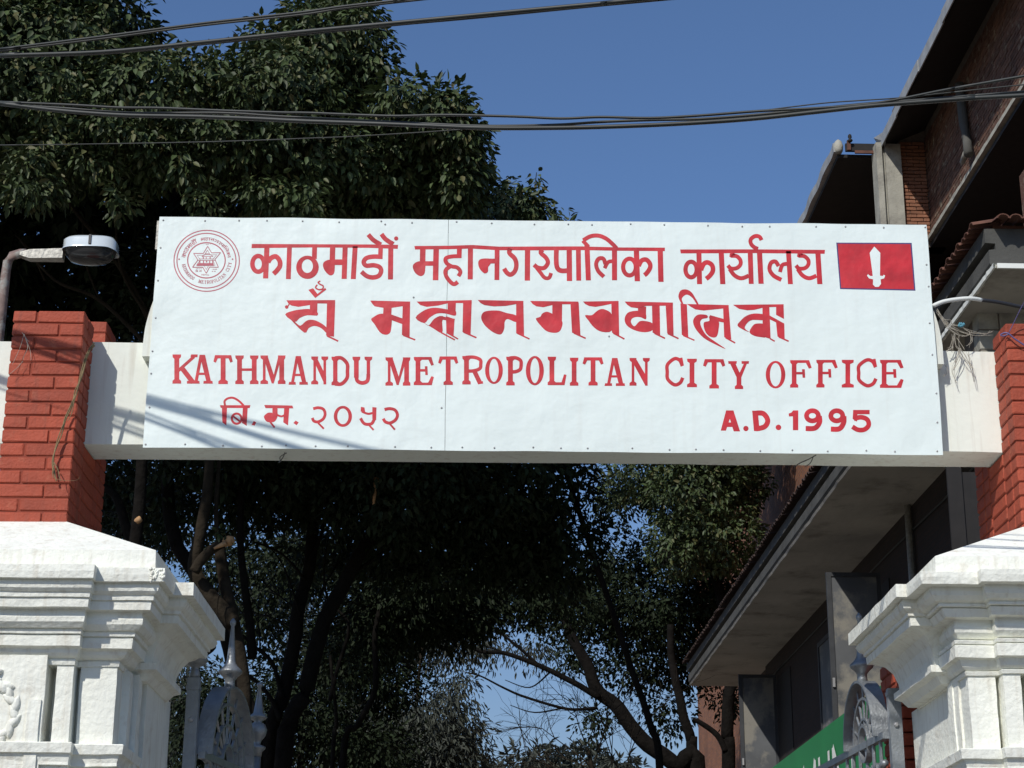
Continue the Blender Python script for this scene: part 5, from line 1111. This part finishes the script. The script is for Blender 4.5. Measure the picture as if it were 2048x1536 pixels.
# -- middle distance
T6 = tree('slender_tree', 'slender black forked trunks in the dim middle distance right of the big fork', 700, 26)
limb(T6, [(684, 1536), (713, 1451), (751, 1376), (749, 1273), (770, 1180), (800, 1080)], 26, 16, 8, 'barkd', 'trunk', True)
limb(T6, [(660, 1400), (676, 1335), (697, 1252), (676, 1220)], 26, 9, 5, 'barkd', 'branch')
limb(T6, [(665, 1536), (672, 1450), (668, 1380), (660, 1310)], 26, 10, 6, 'barkd', 'trunk', True)
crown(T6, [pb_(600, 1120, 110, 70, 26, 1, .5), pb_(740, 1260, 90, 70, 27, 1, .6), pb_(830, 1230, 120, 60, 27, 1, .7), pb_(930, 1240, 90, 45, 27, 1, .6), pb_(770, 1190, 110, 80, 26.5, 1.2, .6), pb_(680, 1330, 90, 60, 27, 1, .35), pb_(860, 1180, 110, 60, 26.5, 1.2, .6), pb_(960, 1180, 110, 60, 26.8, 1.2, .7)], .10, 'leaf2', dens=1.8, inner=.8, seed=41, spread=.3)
G = 'grey-green trees in the far yard'
T12 = tree('shaded_tree', 'shadowy dense tree filling the gaps behind the forked trunks', 600, 33)
limb(T12, [(600, 1560), (610, 1400), (640, 1250), (700, 1120)], 33, 16, 8, 'barkd', 'trunk', True)
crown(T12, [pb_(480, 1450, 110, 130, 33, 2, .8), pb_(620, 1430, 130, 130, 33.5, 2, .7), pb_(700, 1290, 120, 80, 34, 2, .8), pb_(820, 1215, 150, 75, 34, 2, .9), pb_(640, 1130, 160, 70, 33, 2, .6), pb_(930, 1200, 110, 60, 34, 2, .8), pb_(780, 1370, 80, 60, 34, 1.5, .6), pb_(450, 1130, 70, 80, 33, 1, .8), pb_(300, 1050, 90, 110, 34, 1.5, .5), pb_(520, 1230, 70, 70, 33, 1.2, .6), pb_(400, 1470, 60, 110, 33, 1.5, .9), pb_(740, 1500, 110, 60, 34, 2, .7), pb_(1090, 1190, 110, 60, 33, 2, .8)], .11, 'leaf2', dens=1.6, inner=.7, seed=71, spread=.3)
T7 = tree('eucalyptus_tree', 'hazy grey-green tree with drooping foliage beyond the gate, centre left', 830, 46, group=G)
limb(T7, [(790, 1560), (800, 1500), (830, 1420), (840, 1330), (850, 1240)], 46, 12, 5, 'bark', 'trunk', True)
crown(T7, [pb_(860, 1450, 90, 55, 45, 2, .8), pb_(800, 1500, 110, 60, 46, 2, .9), pb_(915, 1395, 45, 35, 45, 1, .6), pb_(935, 1480, 50, 30, 45, 1, .6), pb_(700, 1480, 120, 90, 48, 2, .8), pb_(860, 1520, 130, 40, 45, 2, .9)], .19, 'euc', dens=2.4, inner=.6, seed=51, narrow=.28, droop=1.2, spread=.45)
T8 = tree('eucalyptus_tree', 'hazy tall grey-green tree whose drooping sprays hang behind the fork', 700, 52, group=G)
limb(T8, [(640, 1560), (660, 1450), (740, 1400), (800, 1370), (850, 1300)], 52, 12, 5, 'bark', 'trunk', True)
crown(T8, [pb_(760, 1270, 110, 70, 50, 2, .6), pb_(870, 1290, 90, 45, 50, 2, .6), pb_(960, 1290, 60, 30, 50, 1.5, .5), pb_(1060, 1300, 50, 30, 52, 1.2, .4), pb_(640, 1300, 100, 90, 52, 2, .5), pb_(520, 1180, 70, 90, 52, 2, .45), pb_(600, 1200, 60, 60, 55, 2, .3), pb_(900, 1360, 40, 20, 50, 1, .4), pb_(700, 1400, 120, 60, 55, 2, .5), pb_(360, 1380, 60, 120, 50, 2, .8), pb_(330, 1500, 60, 60, 50, 2, .9), pb_(250, 1040, 60, 60, 52, 2, .3)], .20, 'euc', dens=2.0, inner=.7, seed=52, narrow=.26, droop=1.3, spread=.5)
T9 = tree('far_tree', 'low rounded far tree at the bottom edge below the bare twigs', 1100, 70, group=G)
limb(T9, [(1100, 1600), (1100, 1540)], 70, 10, 8, 'bark', 'trunk', True)
crown(T9, [pb_(1080, 1530, 70, 40, 70, 3, 1), pb_(1160, 1535, 60, 45, 72, 3, 1), pb_(1020, 1550, 60, 30, 70, 3, 1), pb_(1230, 1545, 50, 30, 70, 3, 1), pb_(930, 1545, 60, 35, 70, 3, 1)], .36, 'euc', dens=1.6, inner=.5, seed=53, narrow=.3)
T10 = tree('bare_tree', 'leafless tree of fine upright twigs against the low sky', 1180, 34)
limb(T10, [(1200, 1620), (1190, 1560), (1175, 1500)], 34, 10, 7, 'bark', 'trunk', True)
twigs(T10, [(1180, 1530, -.9, -1), (1180, 1520, -.2, -1), (1185, 1540, -1.4, -.7), (1190, 1520, .2, -1), (1220, 1560, .0, -1), (1240, 1560, -.3, -1), (1160, 1560, -1.2, -.6), (1250, 1560, .2, -1), (1120, 1560, -.9, -.8)], 34, 3.2, 'bark', seed=14, levels=3, L0=120, cnt=3)

# -- small crown peeping over the sign
T11 = tree('young_tree', 'small lighter crown peeping over the sign at the sky edge', 1020, 19.5)
limb(T11, [(1320, 1580), (1300, 1450), (1250, 1300), (1150, 1000), (1060, 700), (1030, 480)], 20.5, 18, 8, 'barkd', 'trunk', True)
limb(T11, [(950, 470), (955, 400), (965, 350), (972, 325)], 19.5, 3, 1.5, 'bark', 'branch'); limb(T11, [(1060, 420), (1068, 380), (1073, 345)], 19.5, 3, 1.5, 'bark', 'branch')
crown(T11, [pb_(1025, 455, 80, 50, 19.5, .9, .8), pb_(960, 425, 50, 45, 19.6, .6, .7), pb_(1055, 405, 42, 28, 19.4, .5, .7), pb_(1010, 395, 32, 18, 19.5, .4, .6), pb_(1095, 440, 30, 24, 19.5, .4, .7), pb_(968, 350, 12, 22, 19.5, .15, .6), pb_(1074, 360, 8, 14, 19.5, .1, .6), pb_(1140, 452, 16, 8, 19.5, .2, .6), pb_(990, 570, 130, 90, 20.4, 1.4, .8)], .09, 'leaf', dens=1.5, per=12, inner=.5, seed=61, droop=.8)
